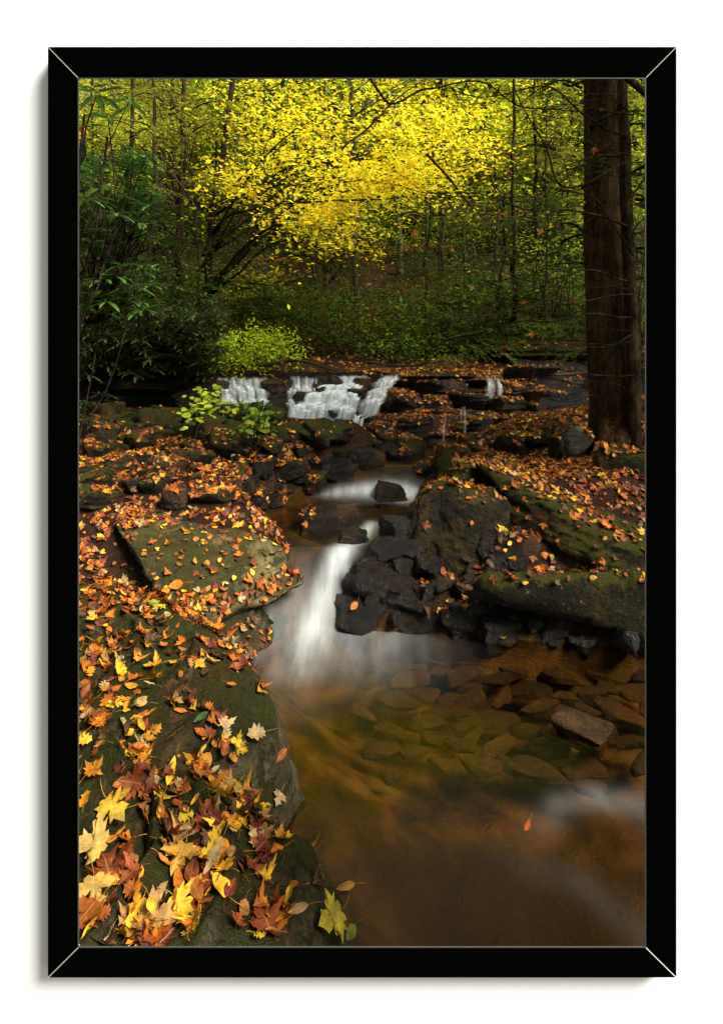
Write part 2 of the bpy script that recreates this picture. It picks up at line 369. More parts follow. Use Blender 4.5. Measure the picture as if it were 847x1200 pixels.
ys = np.concatenate([np.linspace(-6, .8, 12), np.linspace(.86, 6.6, 290), np.linspace(6.7, 12, 70), np.linspace(12.3, 60, 90)])
tt = np.linspace(-1, 1, 221); xs = np.sign(tt)*(np.abs(tt)*2.2+np.abs(tt)**5*55)
X, Y, Q = grid_sheet(xs, ys); Z = ground(X, Y)
ins = np.minimum(X-np.interp(Y, YL, XL), np.interp(Y, YR, XR)-X)
bedf = ss(.012, -.004, Z-lev(Y)) if False else (1-ss(-.005, .015, Z-lev(Y)))*(ins > -.1)*(Y < 6.3)
mk('ground', np.stack([X, Y, Z], -1), None, Q, M['ground'], attrs={'litter': np.where((bedf > 0) | ((Y > 5.25) & (Y < 6.66)), 0, np.maximum(.6, ss(-.5, .1, fbm(np.stack([X, Y, X*0], -1)*1.3, 3, 5)))), 'bed': bedf, 'bed_dark': np.clip(.62*ss(2.85, 3.0, Y)+1.0*np.exp(-(((X-.30)/.34)**2+((Y-1.78)/.22)**2)**1.3)+1.0*ss(-.1, .8, X)*ss(2.3, 1.6, Y)+.9*np.exp(-(((X-.75)/.5)**2+((Y-1.40)/.16)**2))+.6*fbm(np.stack([X, Y, X*0], -1)*3.5, 4, 88)*np.exp(-(((X-.4)/.7)**2+((Y-1.6)/.5)**2)), 0, 1)})['kind'] = 'structure'  # darker bed tone upstream, in a middle patch and at lower right
BV = [np.stack([X, Y, Z], -1).reshape(-1, 3)]; BT = [np.concatenate([Q[:, :3], Q[:, [0, 2, 3]]])]; bn = [len(BV[0])]
def solid(V, T=None, Q=None):
    V = np.asarray(V, float).reshape(-1, 3)
    if T is not None and len(T): BT.append(np.asarray(T)+bn[0])
    if Q is not None and len(Q): Q = np.asarray(Q); BT.append(np.concatenate([Q[:, :3], Q[:, [0, 2, 3]]])+bn[0])
    BV.append(V); bn[0] += len(V)
def gz0(x, y): return float(ground(np.array([x]), np.array([y]))[0])
def hit(px, py):                                      # where the sight line through a photo pixel meets the ground
    y = np.linspace(1.0, 30, 6000); z = H-(py-HY)/F*y; x = (px-CX)/F*y
    g = ground(x, y, False); k = np.argmax(z < g); return np.array([x[k], y[k], g[k]])

# ------------------------------------------------------------------ water sheet
def seg_blob(X, Y, pts, wd, st):
    best = np.zeros_like(X)
    for (x0, y0), (x1, y1), w0, w1, s0, s1 in zip(pts[:-1], pts[1:], wd[:-1], wd[1:], st[:-1], st[1:]):
        d = np.array([x1-x0, y1-y0]); t = np.clip(((X-x0)*d[0]+(Y-y0)*d[1])/(d@d), 0, 1)
        r = np.hypot(X-x0-d[0]*t, Y-y0-d[1]*t); ww = w0+(w1-w0)*t
        best = np.maximum(best, (s0+(s1-s0)*t)*np.exp(-(r/ww)**2))
    return best
ys = np.linspace(.9, 6.22, 380); xs = np.linspace(-1.6, 3.0, 260)
X, Y, Q = grid_sheet(xs, ys)
Zw = lev(Y)+.004*fbm(np.stack([X*2, Y*2, X*0], -1), 2, 30)+.010*ss(2.9, 3.0, Y)*(1-ss(4.5, 4.6, Y))*fbm(np.stack([X*9, Y*5, X*0], -1), 2, 31)
def wp(px, py, z): d = F*(H-z)/(py-HY); return ((px-CX)/F*d, d)
fo = seg_blob(X, Y, [wp(436, 612, .25), wp(424, 628, .24), wp(398, 655, .2), wp(384, 695, .09), wp(366, 742, 0), wp(352, 778, 0), wp(342, 806, 0)],
              [.04, .045, .07, .085, .12, .15, .17], [.3, .85, .85, .72, .58, .24, .05])
fo = np.maximum(fo, seg_blob(X, Y, [wp(512, 556, .42), wp(482, 564, .38), wp(455, 574, .31), wp(405, 583, .26), wp(370, 586, .255)], [.06, .09, .08, .055, .03], [.5, .95, 1, .6, .05]))
fo = np.maximum(fo, seg_blob(X, Y, [wp(620, 985, 0), wp(655, 942, 0), wp(700, 934, 0), wp(775, 950, 0)], [.05, .045, .05, .06], [.01, .06, .09, .07]))
fo = np.maximum(fo, seg_blob(X, Y, [wp(590, 1005, 0), wp(680, 1035, 0), wp(760, 1100, 0)], [.05, .05, .05], [.005, .025, .03]))
fo = np.maximum(fo, seg_blob(X, Y, [wp(500, 548, .42), wp(540, 532, .43)], [.04, .05], [.35, .03]))
fo = np.maximum(fo, seg_blob(X, Y, [wp(345, 500, .45), wp(418, 500, .45)], [.14, .14], [.9, .7]))
fo = np.maximum(fo, .22*seg_blob(X, Y, [wp(345, 740, 0), wp(420, 742, 0)], [.3, .3], [1, 1]))
keep = ((X > np.interp(Y, YL, XL)-.16) & (X < np.interp(Y, YR, XR)+.16)).ravel(); Qk = Q[keep[Q].all(1)]
used, inv = np.unique(Qk, return_inverse=True); Vw = np.stack([X, Y, Zw], -1).reshape(-1, 3)[used]
o = mk('stream_water', Vw, None, inv.reshape(-1, 4), M['water'], lv=Vw*np.array([1, 1, 0]), attrs={'foam': np.clip(fo, 0, 1).ravel()[used]}); o['kind'] = 'structure'

# ------------------------------------------------------------------ rocks
def ico(sub):
    me = bpy.data.meshes.new('t'); import bmesh; b = bmesh.new(); bmesh.ops.create_icosphere(b, subdivisions=sub, radius=1)
    b.verts.ensure_lookup_table(); V = np.array([v.co[:] for v in b.verts]); T = np.array([[v.index for v in f.verts] for f in b.faces]); b.free(); bpy.data.meshes.remove(me); return V, T
ICO = {k: ico(k) for k in (3, 4, 5, 6)}
def rot(rx, ry, rz): return np.array((Matrix.Rotation(rz, 3, 'Z') @ Matrix.Rotation(ry, 3, 'Y') @ Matrix.Rotation(rx, 3, 'X')))
def rock_geo(seed, size, sub=4, planes=12, sharp=26, amp=.10, flat=.62, strata=.05):
    r = np.random.default_rng(seed); V, T = ICO[sub]
    n = r.normal(size=(planes, 3)); n[:, 2] *= .6; n /= np.linalg.norm(n, axis=1)[:, None]
    d = r.uniform(.62, .95, planes)
    n = np.concatenate([n, [[.08, -.05, 1], [0, 0, -1]]]); n /= np.linalg.norm(n, axis=1)[:, None]; d = np.append(d, [flat, flat])
    q = (V@n.T)/d[None]; q = np.maximum(q, 1e-3)
    rr = 1/(np.sum(q**sharp, 1)**(1/sharp)); P = V*rr[:, None]
    P = P*(1+amp*fbm(P*2.1+seed*3.7, 4, seed % 97)[:, None]+amp*.35*fbm(P*9+seed, 3, seed % 53)[:, None])
    if strata:
        k = noise(np.stack([P[:, 0]*.6, P[:, 1]*.6, P[:, 2]*7+seed], -1), seed % 31); P[:, :2] *= (1+strata*np.sign(k)*np.abs(k)**.5)[:, None]
    e = P.max(0)-P.min(0); P = (P-(P.max(0)+P.min(0))/2)/e; return P*np.asarray(size), T
nrock = [100]
def rock(pos, size, mat, label, rotv=(0, 0, 0), sub=4, group=None, name='rock', cat='rock', seed=None, **kw):
    nrock[0] += 1; sd_ = nrock[0] if seed is None else seed
    V, T = rock_geo(sd_, size, sub, **kw); V = V@rot(*rotv).T
    o = mk(name, V, T, None, M[mat]); o.location = pos; tag(o, label, cat, group); solid(V+np.asarray(pos), T); return o
def prock(px, py, wpx, hpx, mat, label, dep=1.0, rotv=None, sub=4, y=None, **kw):
    """centre and size in photo pixels; distance from the ground under the rock's foot"""
    if y is None: y = hit(px, min(py+hpx*.42, 1100))[1]
    sx = wpx*y/F; hh = hpx*y/F; sy = sx*dep
    p = W(px, py, y+sy*.30); sc = (y+sy*.3)/y
    if rotv is None: rotv = (0, 0, R(random.uniform(-25, 25)))
    return rock(p, (sx*sc, sy, hh*1.15*sc), mat, label, rotv, sub, **kw)

# near left bank: one continuous weathered bedrock mass, and the layered slab rock above it
def bank_patch():
    xs = np.linspace(-2.0, .15, 330); ys = np.linspace(.84, 2.62, 270); X, Y, Q = grid_sheet(xs, ys)
    xl = np.interp(Y, YL, XL); P = np.stack([X, Y, X*0], -1)
    s = xl-X+.05*fbm(P*4, 3, 77)+.012
    z = -.16+.50*(1-np.exp(-np.maximum(s+.10, 0)/.15))*ss(-.12, .05, s)+.06*np.maximum(s, 0)
    z = z+.055*fbm(P*2.4, 4, 41)+.028*fbm(P*9, 4, 42)+.016*(.5-np.abs(fbm(P*np.array([16, 7, 1]), 4, 43)))
    z = z-.030*np.exp(-(fbm(P*np.array([3.2, 1.5, 1]), 2, 48)/.03)**2)
    # shallow steps running along the stream
    k = (s*1.0+.10*Y)*5.2+1.2*fbm(P*1.5, 2, 44); z = z+.030*(np.abs((k % 1)-.5)*2)**3*ss(.05, .2, s)
    z = z-.22*ss(2.42, 2.62, Y)
    keep = (s > -.14).ravel(); Qk = Q[keep[Q].all(1)]; used, inv = np.unique(Qk, return_inverse=True)
    wv = .05*fbm(np.stack([Y*4, z*9, X*0], -1), 3, 49); V = np.stack([X+wv, Y+.5*wv, z], -1).reshape(-1, 3)[used]; Q2 = inv.reshape(-1, 4)
    mk_ = mk('bedrock', V, None, Q2, M['bank']); solid(V, None, Q2)
    return tag(mk_, 'broad mossy bedrock bank under fallen leaves at the lower left', 'rock')
bank_patch()
SL = 'tan layered rock slab on the left bank, '
rock(W(222, 668, 2.85)+np.array([0, 0, -.02]), (1.02, .80, .20), 'tan', 'broad tan flat-topped slab, largest of the layered slabs left of the white chute', (R(9), R(11), R(-14)), 6, seed=11, planes=8, amp=.06, flat=.5, strata=.07, name='slab')
rock(W(238, 700, 2.85), (.80, .55, .13), 'bank', 'dark green slab edge right under the broad tan slab', (R(8), R(13), R(-10)), 5, seed=12, planes=8, amp=.08, flat=.5, strata=.08, name='slab')
rock(W(262, 722, 2.92), (.66, .36, .12), 'wetbrown', 'wet dark lowest slab touching the white chute pool', (R(6), R(10), R(-8)), 5, seed=13, planes=8, amp=.08, flat=.5, strata=.08, name='slab')
rock(W(292, 668, 3.3)-np.array([0, 0, .05]), (.60, .50, .14), 'wetbrown', 'smooth wet brown slab sloping into the bend of the stream', (R(6), R(16), R(20)), 5, seed=14, planes=8, amp=.06, flat=.5, strata=.04, name='slab')
rock(W(150, 735, 2.42), (.62, .45, .14), 'bank', 'leaf covered slab at the picture edge below the broad tan slab', (R(6), R(8), R(5)), 5, seed=15, planes=8, amp=.08, flat=.5, strata=.08, name='slab')
prock(345, 1075, 105, 75, 'bank', 'small rounded grey rock at the bottom edge beside the pool', 1.0, sub=5, y=1.42, seed=21, planes=9, amp=.08, name='rock')
# right bank
prock(530, 618, 142, 92, 'brown', 'big wedge-shaped brown boulder right of the stream bend', .8, (R(4), R(6), R(20)), 6, y=3.05, seed=44, planes=8, sharp=8, amp=.14, flat=.75, strata=0, name='boulder')
rock(W(672, 622, 3.12), (1.15, .62, .36), 'mossy', 'upper of two big tilted mossy slabs on the right bank', (R(12), R(14), R(-6)), 6, seed=32, planes=9, sharp=18, amp=.17, flat=.55, strata=.09, name='slab')
rock(W(672, 668, 2.86), (1.08, .52, .30), 'mossy', 'lower of two big tilted mossy slabs, overhanging the small stones', (R(10), R(13), R(-4)), 6, seed=33, planes=9, sharp=18, amp=.17, flat=.55, strata=.09, name='slab')
prock(600, 660, 75, 70, 'wetbrown', 'dark wedge rock tucked under the tilted mossy slabs', .8, y=2.95, seed=34)
RB = [(567, 683, 52, 30, 'slate', 'oval wet grey stone tilted up below the wedge boulder', (0, R(-28), 0)),
 (545, 722, 58, 34, 'slate', 'blue-grey wet stone leaning at the edge of the pool', (0, R(-22), R(8))),
 (632, 712, 62, 30, 'mossy', 'flat moss-tinted stone tilted up left of the upright brown one', (0, R(-14), 0)),
 (652, 735, 34, 44, 'wetbrown', 'smooth upright brown stone leaning at the pool edge', (0, R(30), 0)),
 (598, 744, 80, 40, 'wet', 'jagged black wet rock at the far pool edge', (0, R(4), R(12))),
 (686, 755, 38, 28, 'wet', 'small round black stone beside the yellow leaf in the pool', (0, 0, 0)),
 (735, 733, 66, 30, 'brown', 'brown flat stone at the right edge of the pool', (0, R(-12), 0)),
 (748, 748, 40, 34, 'wet', 'dark rounded stone cut by the right picture edge', (0, 0, 0)),
 (702, 722, 40, 22, 'grey', 'small grey stone among leaves under the lower mossy slab', (0, R(8), 0)),
 (668, 700, 40, 22, 'wetbrown', 'small brown stone in the gap under the lower mossy slab', (0, 0, 0)),
 (455, 684, 124, 46, 'wetbrown', 'long rounded dark brown rock beside the white chute', (0, R(4), 0)),
 (418, 718, 82, 32, 'wet', 'glistening black rock at the foot of the white chute', (0, R(-6), 0)),
 (490, 712, 70, 34, 'wetbrown', 'dark brown rock behind the blue-grey stone', (0, R(-8), 0)),
 (420, 743, 32, 20, 'brown', 'small rusty stone in the pool right of the chute', (0, 0, 0)),
 (515, 696, 40, 32, 'wet', 'small black stone under the wedge boulder', (0, R(20), 0)),
 (466, 622, 46, 32, 'slate', 'wet grey rounded stone left of the wedge boulder', (0, 0, 0)),
 (455, 646, 50, 30, 'wet', 'black rock below the wet grey rounded stone', (0, 0, 0)),
 (458, 580, 40, 26, 'wetbrown', 'pointed leaf-topped rock below the small upper cascade', (0, 0, 0)),
 (497, 551, 34, 18, 'slate', 'low wet slate stone splitting the upper cascade', (0, 0, 0)),
 (478, 525, 42, 26, 'mossy', 'mossy block standing in the stream below the ledges', (0, 0, 0)),
 (530, 541, 52, 34, 'mossy', 'mossy rock at the head of the right bank', (0, R(-15), 0)),
 (556, 562, 70, 34, 'mossy', 'mossy rock just behind the wedge boulder', (0, R(10), 0)),
 (389, 617, 76, 36, 'wetbrown', 'mid-stream rock with leaves on top above the chute', (0, R(-4), 0)),
 (414, 633, 38, 22, 'wet', 'small black rock splitting the head of the chute', (0, 0, 0)),
 (392, 552, 54, 28, 'wet', 'dark rock left of the upper cascade', (0, 0, 0)),
 (428, 538, 46, 26, 'wet', 'dark rock between the waterfall pool and the upper cascade', (0, R(6), 0)),
 (372, 508, 88, 24, 'mossy', 'long moss-topped slab in front of the main waterfall', (0, R(-2), 0)),
 (110, 583, 70, 26, 'mossy', 'flat dark mossy rock at the left picture edge', (0, R(6), 0)),
 (206, 584, 42, 28, 'wet', 'lone black rock on the leafy left bank', (0, 0, 0)),
 (250, 578, 80, 22, 'brown', 'flat brown rock right of the lone black rock', (0, 0, 0)),
 (657, 526, 28, 28, 'mossy', 'small round mossy stone by the pale leaning rock', (0, 0, 0)),
 (668, 518, 40, 44, 'grey', 'pale grey rock leaning against the foot of the big tree', (0, R(24), 0)),
 (630, 512, 60, 20, 'mossy', 'mossy flat rock left of the small round mossy stone', (0, R(-14), 0)),
 (600, 520, 50, 22, 'brown', 'brown rock below the right ledge corner', (0, 0, 0)),
 (730, 540, 60, 34, 'mossy', 'mossy stone in front of the big tree foot', (0, 0, 0)),
 (560, 590, 40, 20, 'brown', 'small brown rock on the shoulder of the wedge boulder', (0, 0, 0))]
for px, py, wx, hx, mt, lb, rv in RB:
    big = wx > 60
    prock(px, py, wx, hx, mt, lb, .8, (R(random.uniform(-6, 6)), rv[1], rv[2]+R(random.uniform(-12, 12))), 5 if big else 4, amp=.12)
# stone jumble between the named rocks
def jumble(n, box, sz, mats, label, group, flatr=(.38, .68), seed=3, sub=4, mindist=.6):
    r = np.random.default_rng(seed); pts = []; tries = 0
    while len(pts) < n and tries < n*60:
        tries += 1; px = r.uniform(box[0], box[2]); py = r.uniform(box[1], box[3]); h = hit(px, py)
        s = r.uniform(*sz)*(1+.35*(r.random() < .15)); 
        if any(np.hypot(h[0]-q[0], h[1]-q[1]) < (s+q[2])*mindist*.5 for q in pts): continue
        if py < 507 and 325 < px < 450: continue
        if 2.9 < h[1] < 5.4 and min(h[0]-np.interp(h[1], YL, XL), np.interp(h[1], YR, XR)-h[0]) > s*.30: continue
        pts.append((h[0], h[1], s)); mt = mats[r.integers(len(mats))]
        f = r.uniform(*flatr)
        if ',' in mt[1]:
            zone = mt[1].split(',')[1].split('|'); zn = zone[int((px-box[0])/(box[2]-box[0]+.01)*len(zone))]
            mt = (mt[0], ('small ' if s < sz[0]+.33*(sz[1]-sz[0]) else 'broad ' if s > sz[0]+.68*(sz[1]-sz[0]) else 'middle-sized ')+('flat ' if f < np.mean(flatr) else 'blocky ')+mt[1].split(',')[0]+(' ' if py < (box[1]+box[3])/2 else ' lower down ')+zn)
        rock((h[0], h[1], h[2]+s*f*.16), (s, s*r.uniform(.6, .95), s*f), mt[0], mt[1], (R(r.uniform(-14, 14)), R(r.uniform(-16, 16)), r.uniform(0, 6.28)), sub, group=group, amp=.12)
g1 = 'stones heaped on the left side below the waterfall'
jumble(100, (95, 486, 400, 572), (.14, .40), [('mossy', 'mossy stone in the heap,near the mossy cut log|below the dark recess|beside the green seedlings|before the main waterfall')]*3+[('brown', 'brown stone in the heap,near the mossy cut log|below the dark recess|beside the green seedlings|before the main waterfall')]*2, '', g1, seed=5)
jumble(26, (250, 545, 440, 592), (.12, .28), [('wetbrown', 'wet brown stone,below the green seedlings|left of the upper cascade|under the mossy slab'), ('wet', 'black wet stone,below the green seedlings|left of the upper cascade|under the mossy slab')], '', 'wet stones lining the upper stream', seed=6)
jumble(16, (490, 620, 600, 700), (.10, .2), [('wet', 'black stone at the wedge boulder,on its left side|at the middle of its foot|on its right side'), ('wetbrown', 'brown stone at the wedge boulder,on its left side|at the middle of its foot|on its right side')], '', 'stones at the foot of the wedge boulder', seed=29)
jumble(24, (520, 690, 756, 758), (.07, .19), [('wet', 'black stone of the pool margin,below the wedge boulder|under the tilted mossy slabs|by the right frame edge'), ('wetbrown', 'brown stone of the pool margin,below the wedge boulder|under the tilted mossy slabs|by the right frame edge'), ('slate', 'slate-grey stone of the pool margin,below the wedge boulder|under the tilted mossy slabs|by the right frame edge')], '', 'little stones along the far pool edge', seed=8)
jumble(9, (400, 640, 520, 735), (.10, .2), [('wet', 'black wet stone beside the chute,at its upper right|among the long brown rocks|under the wedge boulder')], '', 'stones packed beside the chute', seed=9)
jumble(14, (385, 498, 475, 548), (.12, .27), [('wet', 'black wet stone below the waterfalls,under the mossy slab|under the slanting fall|beside the ledge'), ('brown', 'mossy brown stone below the waterfalls,under the mossy slab|under the slanting fall|beside the ledge')], '', 'stones below the narrow waterfall', seed=19)
jumble(10, (470, 520, 560, 548), (.12, .24), [('brown', 'brown stone at the ledge foot,left of the trickles|between the trickles|right of the trickles')], '', 'stones at the foot of the ledges', seed=10)
# stones under the pool water
r = np.random.default_rng(12); pts = []
for k in range(900):
    px = r.uniform(400, 775); py = r.uniform(762, 925); 
    if r.random() > (1-ss(845, 925, py))*ss(395, 500, px+ (px-450)*.3): continue
    y = F*(H+.10)/(py-HY); x = (px-CX)/F*y; s = r.uniform(.09, .21)
    if any(np.hypot(x-q[0], (y-q[1])*1.2) < (s+q[2])*.40 for q in pts): continue
    pts.append((x, y, s))
    rock((x, y, -.115-.02*r.random()), (s*1.25, s*r.uniform(.5, .75), .035), 'bed' if r.random() < .75 else 'beddark', ('broad' if s > .17 else 'middle-sized' if s > .13 else 'small')+' flat ochre underwater stone, '+('near the chute' if px < 500 else 'left of the emerging stone' if px < 640 else 'by the right frame edge')+(', close to the far edge' if py < 810 else ''), (R(r.uniform(-5, 5)), R(r.uniform(-5, 5)), r.uniform(-.6, .6)), 4, group='flat stones under the pool water', name='submerged_stone', cat='stone', amp=.05, strata=0)
prock(684, 856, 80, 20, 'wetochre', 'flat orange-brown stone breaking the surface at the right of the pool', .8, (R(4), R(5), .2), 5, y=2.10, amp=.1, flat=.5, name='submerged_stone', cat='stone', strata=.06)

# ledges of the waterfall: stacked slabs
def slab(px0, px1, ptop, pbot, y, dep, mat, label, seed, ry=0):
    a = W(px0, ptop, y); b = W(px1, pbot, y); sx = b[0]-a[0]; sz = a[2]-b[2]
    return rock(((a[0]+b[0])/2, y+dep/2, (a[2]+b[2])/2), (sx, dep, sz*1.1), mat, label, (R(-3), ry, 0), 6, name='rock_ledge', cat='ledge', seed=seed, planes=16, sharp=26, amp=.05, flat=.72, strata=.06)
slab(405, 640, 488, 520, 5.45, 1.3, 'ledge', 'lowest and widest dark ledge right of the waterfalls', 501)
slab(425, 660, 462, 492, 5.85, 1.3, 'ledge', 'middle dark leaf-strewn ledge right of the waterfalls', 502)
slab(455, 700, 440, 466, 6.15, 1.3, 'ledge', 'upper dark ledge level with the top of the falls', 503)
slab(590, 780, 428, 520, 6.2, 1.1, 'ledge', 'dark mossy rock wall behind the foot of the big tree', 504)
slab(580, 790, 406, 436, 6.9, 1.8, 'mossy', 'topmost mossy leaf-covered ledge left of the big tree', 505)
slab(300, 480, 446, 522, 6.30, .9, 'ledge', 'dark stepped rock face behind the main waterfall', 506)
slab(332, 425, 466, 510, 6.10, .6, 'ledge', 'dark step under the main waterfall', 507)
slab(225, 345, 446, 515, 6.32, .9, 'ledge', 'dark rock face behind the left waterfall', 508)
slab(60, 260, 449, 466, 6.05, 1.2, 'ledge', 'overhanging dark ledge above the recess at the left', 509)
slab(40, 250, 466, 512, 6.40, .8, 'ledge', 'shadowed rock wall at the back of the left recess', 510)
prock(515, 452, 70, 18, 'wetbrown', 'wet brown slab lying on the upper ledge', .9, y=6.15, rotv=(0, R(-4), 0))
prock(395, 447, 24, 12, 'wet', 'small wet stone parting the lip of the main waterfall', .9, y=6.2, rotv=(0, 0, 0))

FB = [(238, 462, 60, 30), (262, 486, 50, 24), (300, 492, 50, 18), (325, 458, 34, 26), (326, 482, 40, 30), (352, 470, 26, 22), (378, 447, 18, 10), (376, 458, 22, 14), (418, 462, 26, 18), (424, 448, 22, 12), (402, 500, 30, 18), (398, 486, 26, 16), (436, 488, 30, 26), (448, 506, 44, 22),
      (470, 470, 40, 20), (505, 474, 50, 18), (548, 470, 60, 18), (590, 476, 50, 22), (610, 500, 60, 30), (640, 470, 60, 26), (650, 450, 70, 24), (560, 500, 60, 24), (482, 500, 60, 22), (600, 455, 50, 16), (620, 436, 60, 14)]
FL = ['left end of the falls', 'foot of the left waterfall', 'stones right of the left waterfall', 'gap between the left and main falls', 'foot of that gap', 'left flank of the main waterfall', 'middle of the main fall lip', 'upper step of the main fall', 'right flank of the main waterfall', 'lip between main and slanting falls', 'right foot of the main waterfall', 'lower right of the main waterfall', 'left of the slanting fall', 'foot of the slanting fall',
      'tread right of the slanting fall', 'middle ledge above the trickles', 'middle ledge right of the trickles', 'middle ledge near the corner', 'lower right ledge corner', 'right wall left of the big tree', 'top of the right wall', 'lowest ledge right of the trickles', 'lowest ledge left of the trickles', 'upper ledge beside the little spill', 'ledge top below the pale pole']
for k, ((px, py, wx, hx), lb) in enumerate(zip(FB, FL)):
    y = 6.22-.004*max(0, py-445)*2.4-(.25 if px > 440 else 0); y = min(y, 6.2)
    rock(W(px, py, y+.12), (wx*y/F*1.1, .34, hx*y/F*1.1), 'ledge' if k % 3 else 'wetbrown', 'dark wet block of ledge rock, '+lb, (R(random.uniform(-5, 5)), R(random.uniform(-4, 4)), R(random.uniform(-12, 12))), 5, name='ledge_block', group='blocks of the waterfall ledge', amp=.09, strata=.06)
# waterfalls: thin curtains of falling water
def fall(rows, label, nx=70, seed=0):
    """rows: (px0, px1, py, y, density)"""
    Rw = np.array(rows, float); t = np.linspace(0, len(Rw)-1, 60); G = np.stack([np.interp(t, np.arange(len(Rw)), Rw[:, k]) for k in range(5)], -1)
    u = np.linspace(0, 1, nx); V = []; fo = []; lv = []
    for j, (a, b, py, y, dn) in enumerate(G):
        px = a+(b-a)*u; pj = py+1.8*fbm(np.stack([px*.08, px*0+j*.03, px*0], -1), 3, seed)
        yy = y-.05*np.abs(noise(np.stack([px*.12, px*0+j*.04, px*0], -1), seed+1))
        V.append(np.stack([(px-CX)/F*yy, yy, H-(pj-HY)/F*yy], -1)); lv.append(np.stack([px/F*6, px*0+t[j]*.3, px*0+seed], -1))
        ew = .10+.16*(.5+.5*noise(np.stack([u*0+t[j]*2.1, u*0+seed, u*0], -1), 9)); edge = ss(0, 1, u/ew)*ss(0, 1, (1-u)/ew)
        fo.append(dn*edge*np.clip(.9+.8*fbm(np.stack([px*.10, px*0+t[j]*.4, px*0+seed], -1), 3, seed+2), 0, 1))
    V = np.array(V).reshape(-1, 3); i = np.arange(59)[:, None]*nx; j = np.arange(nx-1)[None]; Q = np.stack([i+j, i+j+1, i+nx+j+1, i+nx+j], -1).reshape(-1, 4)
    o = mk('waterfall', V, None, Q, M['silk'], lv=np.array(lv).reshape(-1, 3), attrs={'foam': np.array(fo).ravel()}); o['kind'] = 'structure'; o['label'] = label; return o
def veils(label, n, lip, base, drift, steps, ywall, yfoot, wpx, dens, seed):
    """many soft-edged ribbons of water dropping from step to step"""
    r = np.random.default_rng(seed); V = []; Q = []; fo = []; lv = []; nv = 0; m = 34; nu = 7; u = np.linspace(0, 1, nu)
    for k in range(n):
        a = r.uniform(0, 1); x0 = lip[0]+(lip[1]-lip[0])*a; pl = lip[2]+r.normal(0, .8); pb = base[2]+r.normal(0, 2.0); x1 = base[0]+(base[1]-base[0])*np.clip(a+r.normal(0, .06), 0, 1)
        st = [q+r.normal(0, 2.2) for q in steps]; b0 = r.uniform(0, .35) if r.random() < .3 else 0; b1 = r.uniform(.45, 1) if r.random() < .35 else 1
        t = np.linspace(b0, b1, m); py = pl+(pb-pl)*t; dn = np.zeros(m); run = np.zeros(m)
        for q in st: run += ss(q-1.5, q+1.5, py); dn += .7*np.exp(-((py-q-1.5)/3.)**2)
        run = (run+t*.5)/(len(st)+.5); px = x0+(x1-x0)*(run*.75+.25*t)+1.5*noise(np.stack([t*3, t*0+k, t*0+seed], -1), seed)
        yy = ywall+(yfoot-ywall)*run-r.uniform(.0, .05); w_ = r.uniform(*wpx)*(.8+.5*t)
        D_ = r.uniform(.25, 1)*dens*(.55+dn)*ss(b0-.001, b0+.10, t+.02)*(1-ss(b1-.12, b1+.02, t)*(b1 < 1))
        X_ = px[:, None]+w_[:, None]*(u[None]-.5); P_ = np.stack([(X_-CX)/F*yy[:, None], np.repeat(yy[:, None], nu, 1)-.02*np.sin(np.pi*u)[None], H-(py[:, None]-HY)/F*yy[:, None]+X_*0], -1)
        V.append(P_.reshape(-1, 3)); fo.append((D_[:, None]*np.sin(np.pi*u)[None]**1.1).ravel()); lv.append(np.stack([X_/F*6, np.repeat(py[:, None], nu, 1)*.008, X_*0+k*.3], -1).reshape(-1, 3))
        i = np.arange(m-1)[:, None]*nu; j = np.arange(nu-1)[None]; Q.append(np.stack([i+j, i+j+1, i+nu+j+1, i+nu+j], -1).reshape(-1, 4)+nv); nv += m*nu
    o = mk('waterfall', np.concatenate(V), None, np.concatenate(Q), M['silk'], lv=np.concatenate(lv), attrs={'foam': np.clip(np.concatenate(fo), 0, 1)}); o['kind'] = 'structure'; o['label'] = label
veils('left waterfall', 46, (250, 312, 443), (256, 322, 492), 0, [456, 470], 6.30, 6.0, (4, 11), .9, 1)
veils('main waterfall', 80, (386, 428, 441), (334, 410, 498), 0, [453, 463, 477], 6.30, 5.85, (5, 13), 1.7, 2)
veils('left strand of the main waterfall', 26, (339, 374, 442), (336, 368, 492), 0, [455, 472], 6.30, 6.0, (4, 9), .9, 3)
veils('narrow slanting waterfall', 26, (446, 466, 440), (420, 440, 486), 0, [447, 458, 470], 6.2, 5.75, (3, 7), 1.0, 4)
veils('lower drop of the narrow waterfall', 12, (414, 436, 486), (411, 421, 517), 0, [490], 5.7, 5.35, (3, 6), 1.2, 8)
veils('thin trickle over the ledge', 4, (541, 546, 476), (540, 546, 516), 0, [482], 5.5, 5.34, (1.5, 3), .4, 5)
veils('second thin trickle', 3, (519, 523, 480), (518, 523, 516), 0, [484], 5.5, 5.34, (1.5, 3), .3, 6)
veils('little spill on the right ledge', 12, (572, 590, 443), (570, 596, 466), 0, [450], 6.0, 5.8, (3, 6), .5, 7)
print('rocks done', nrock[0])

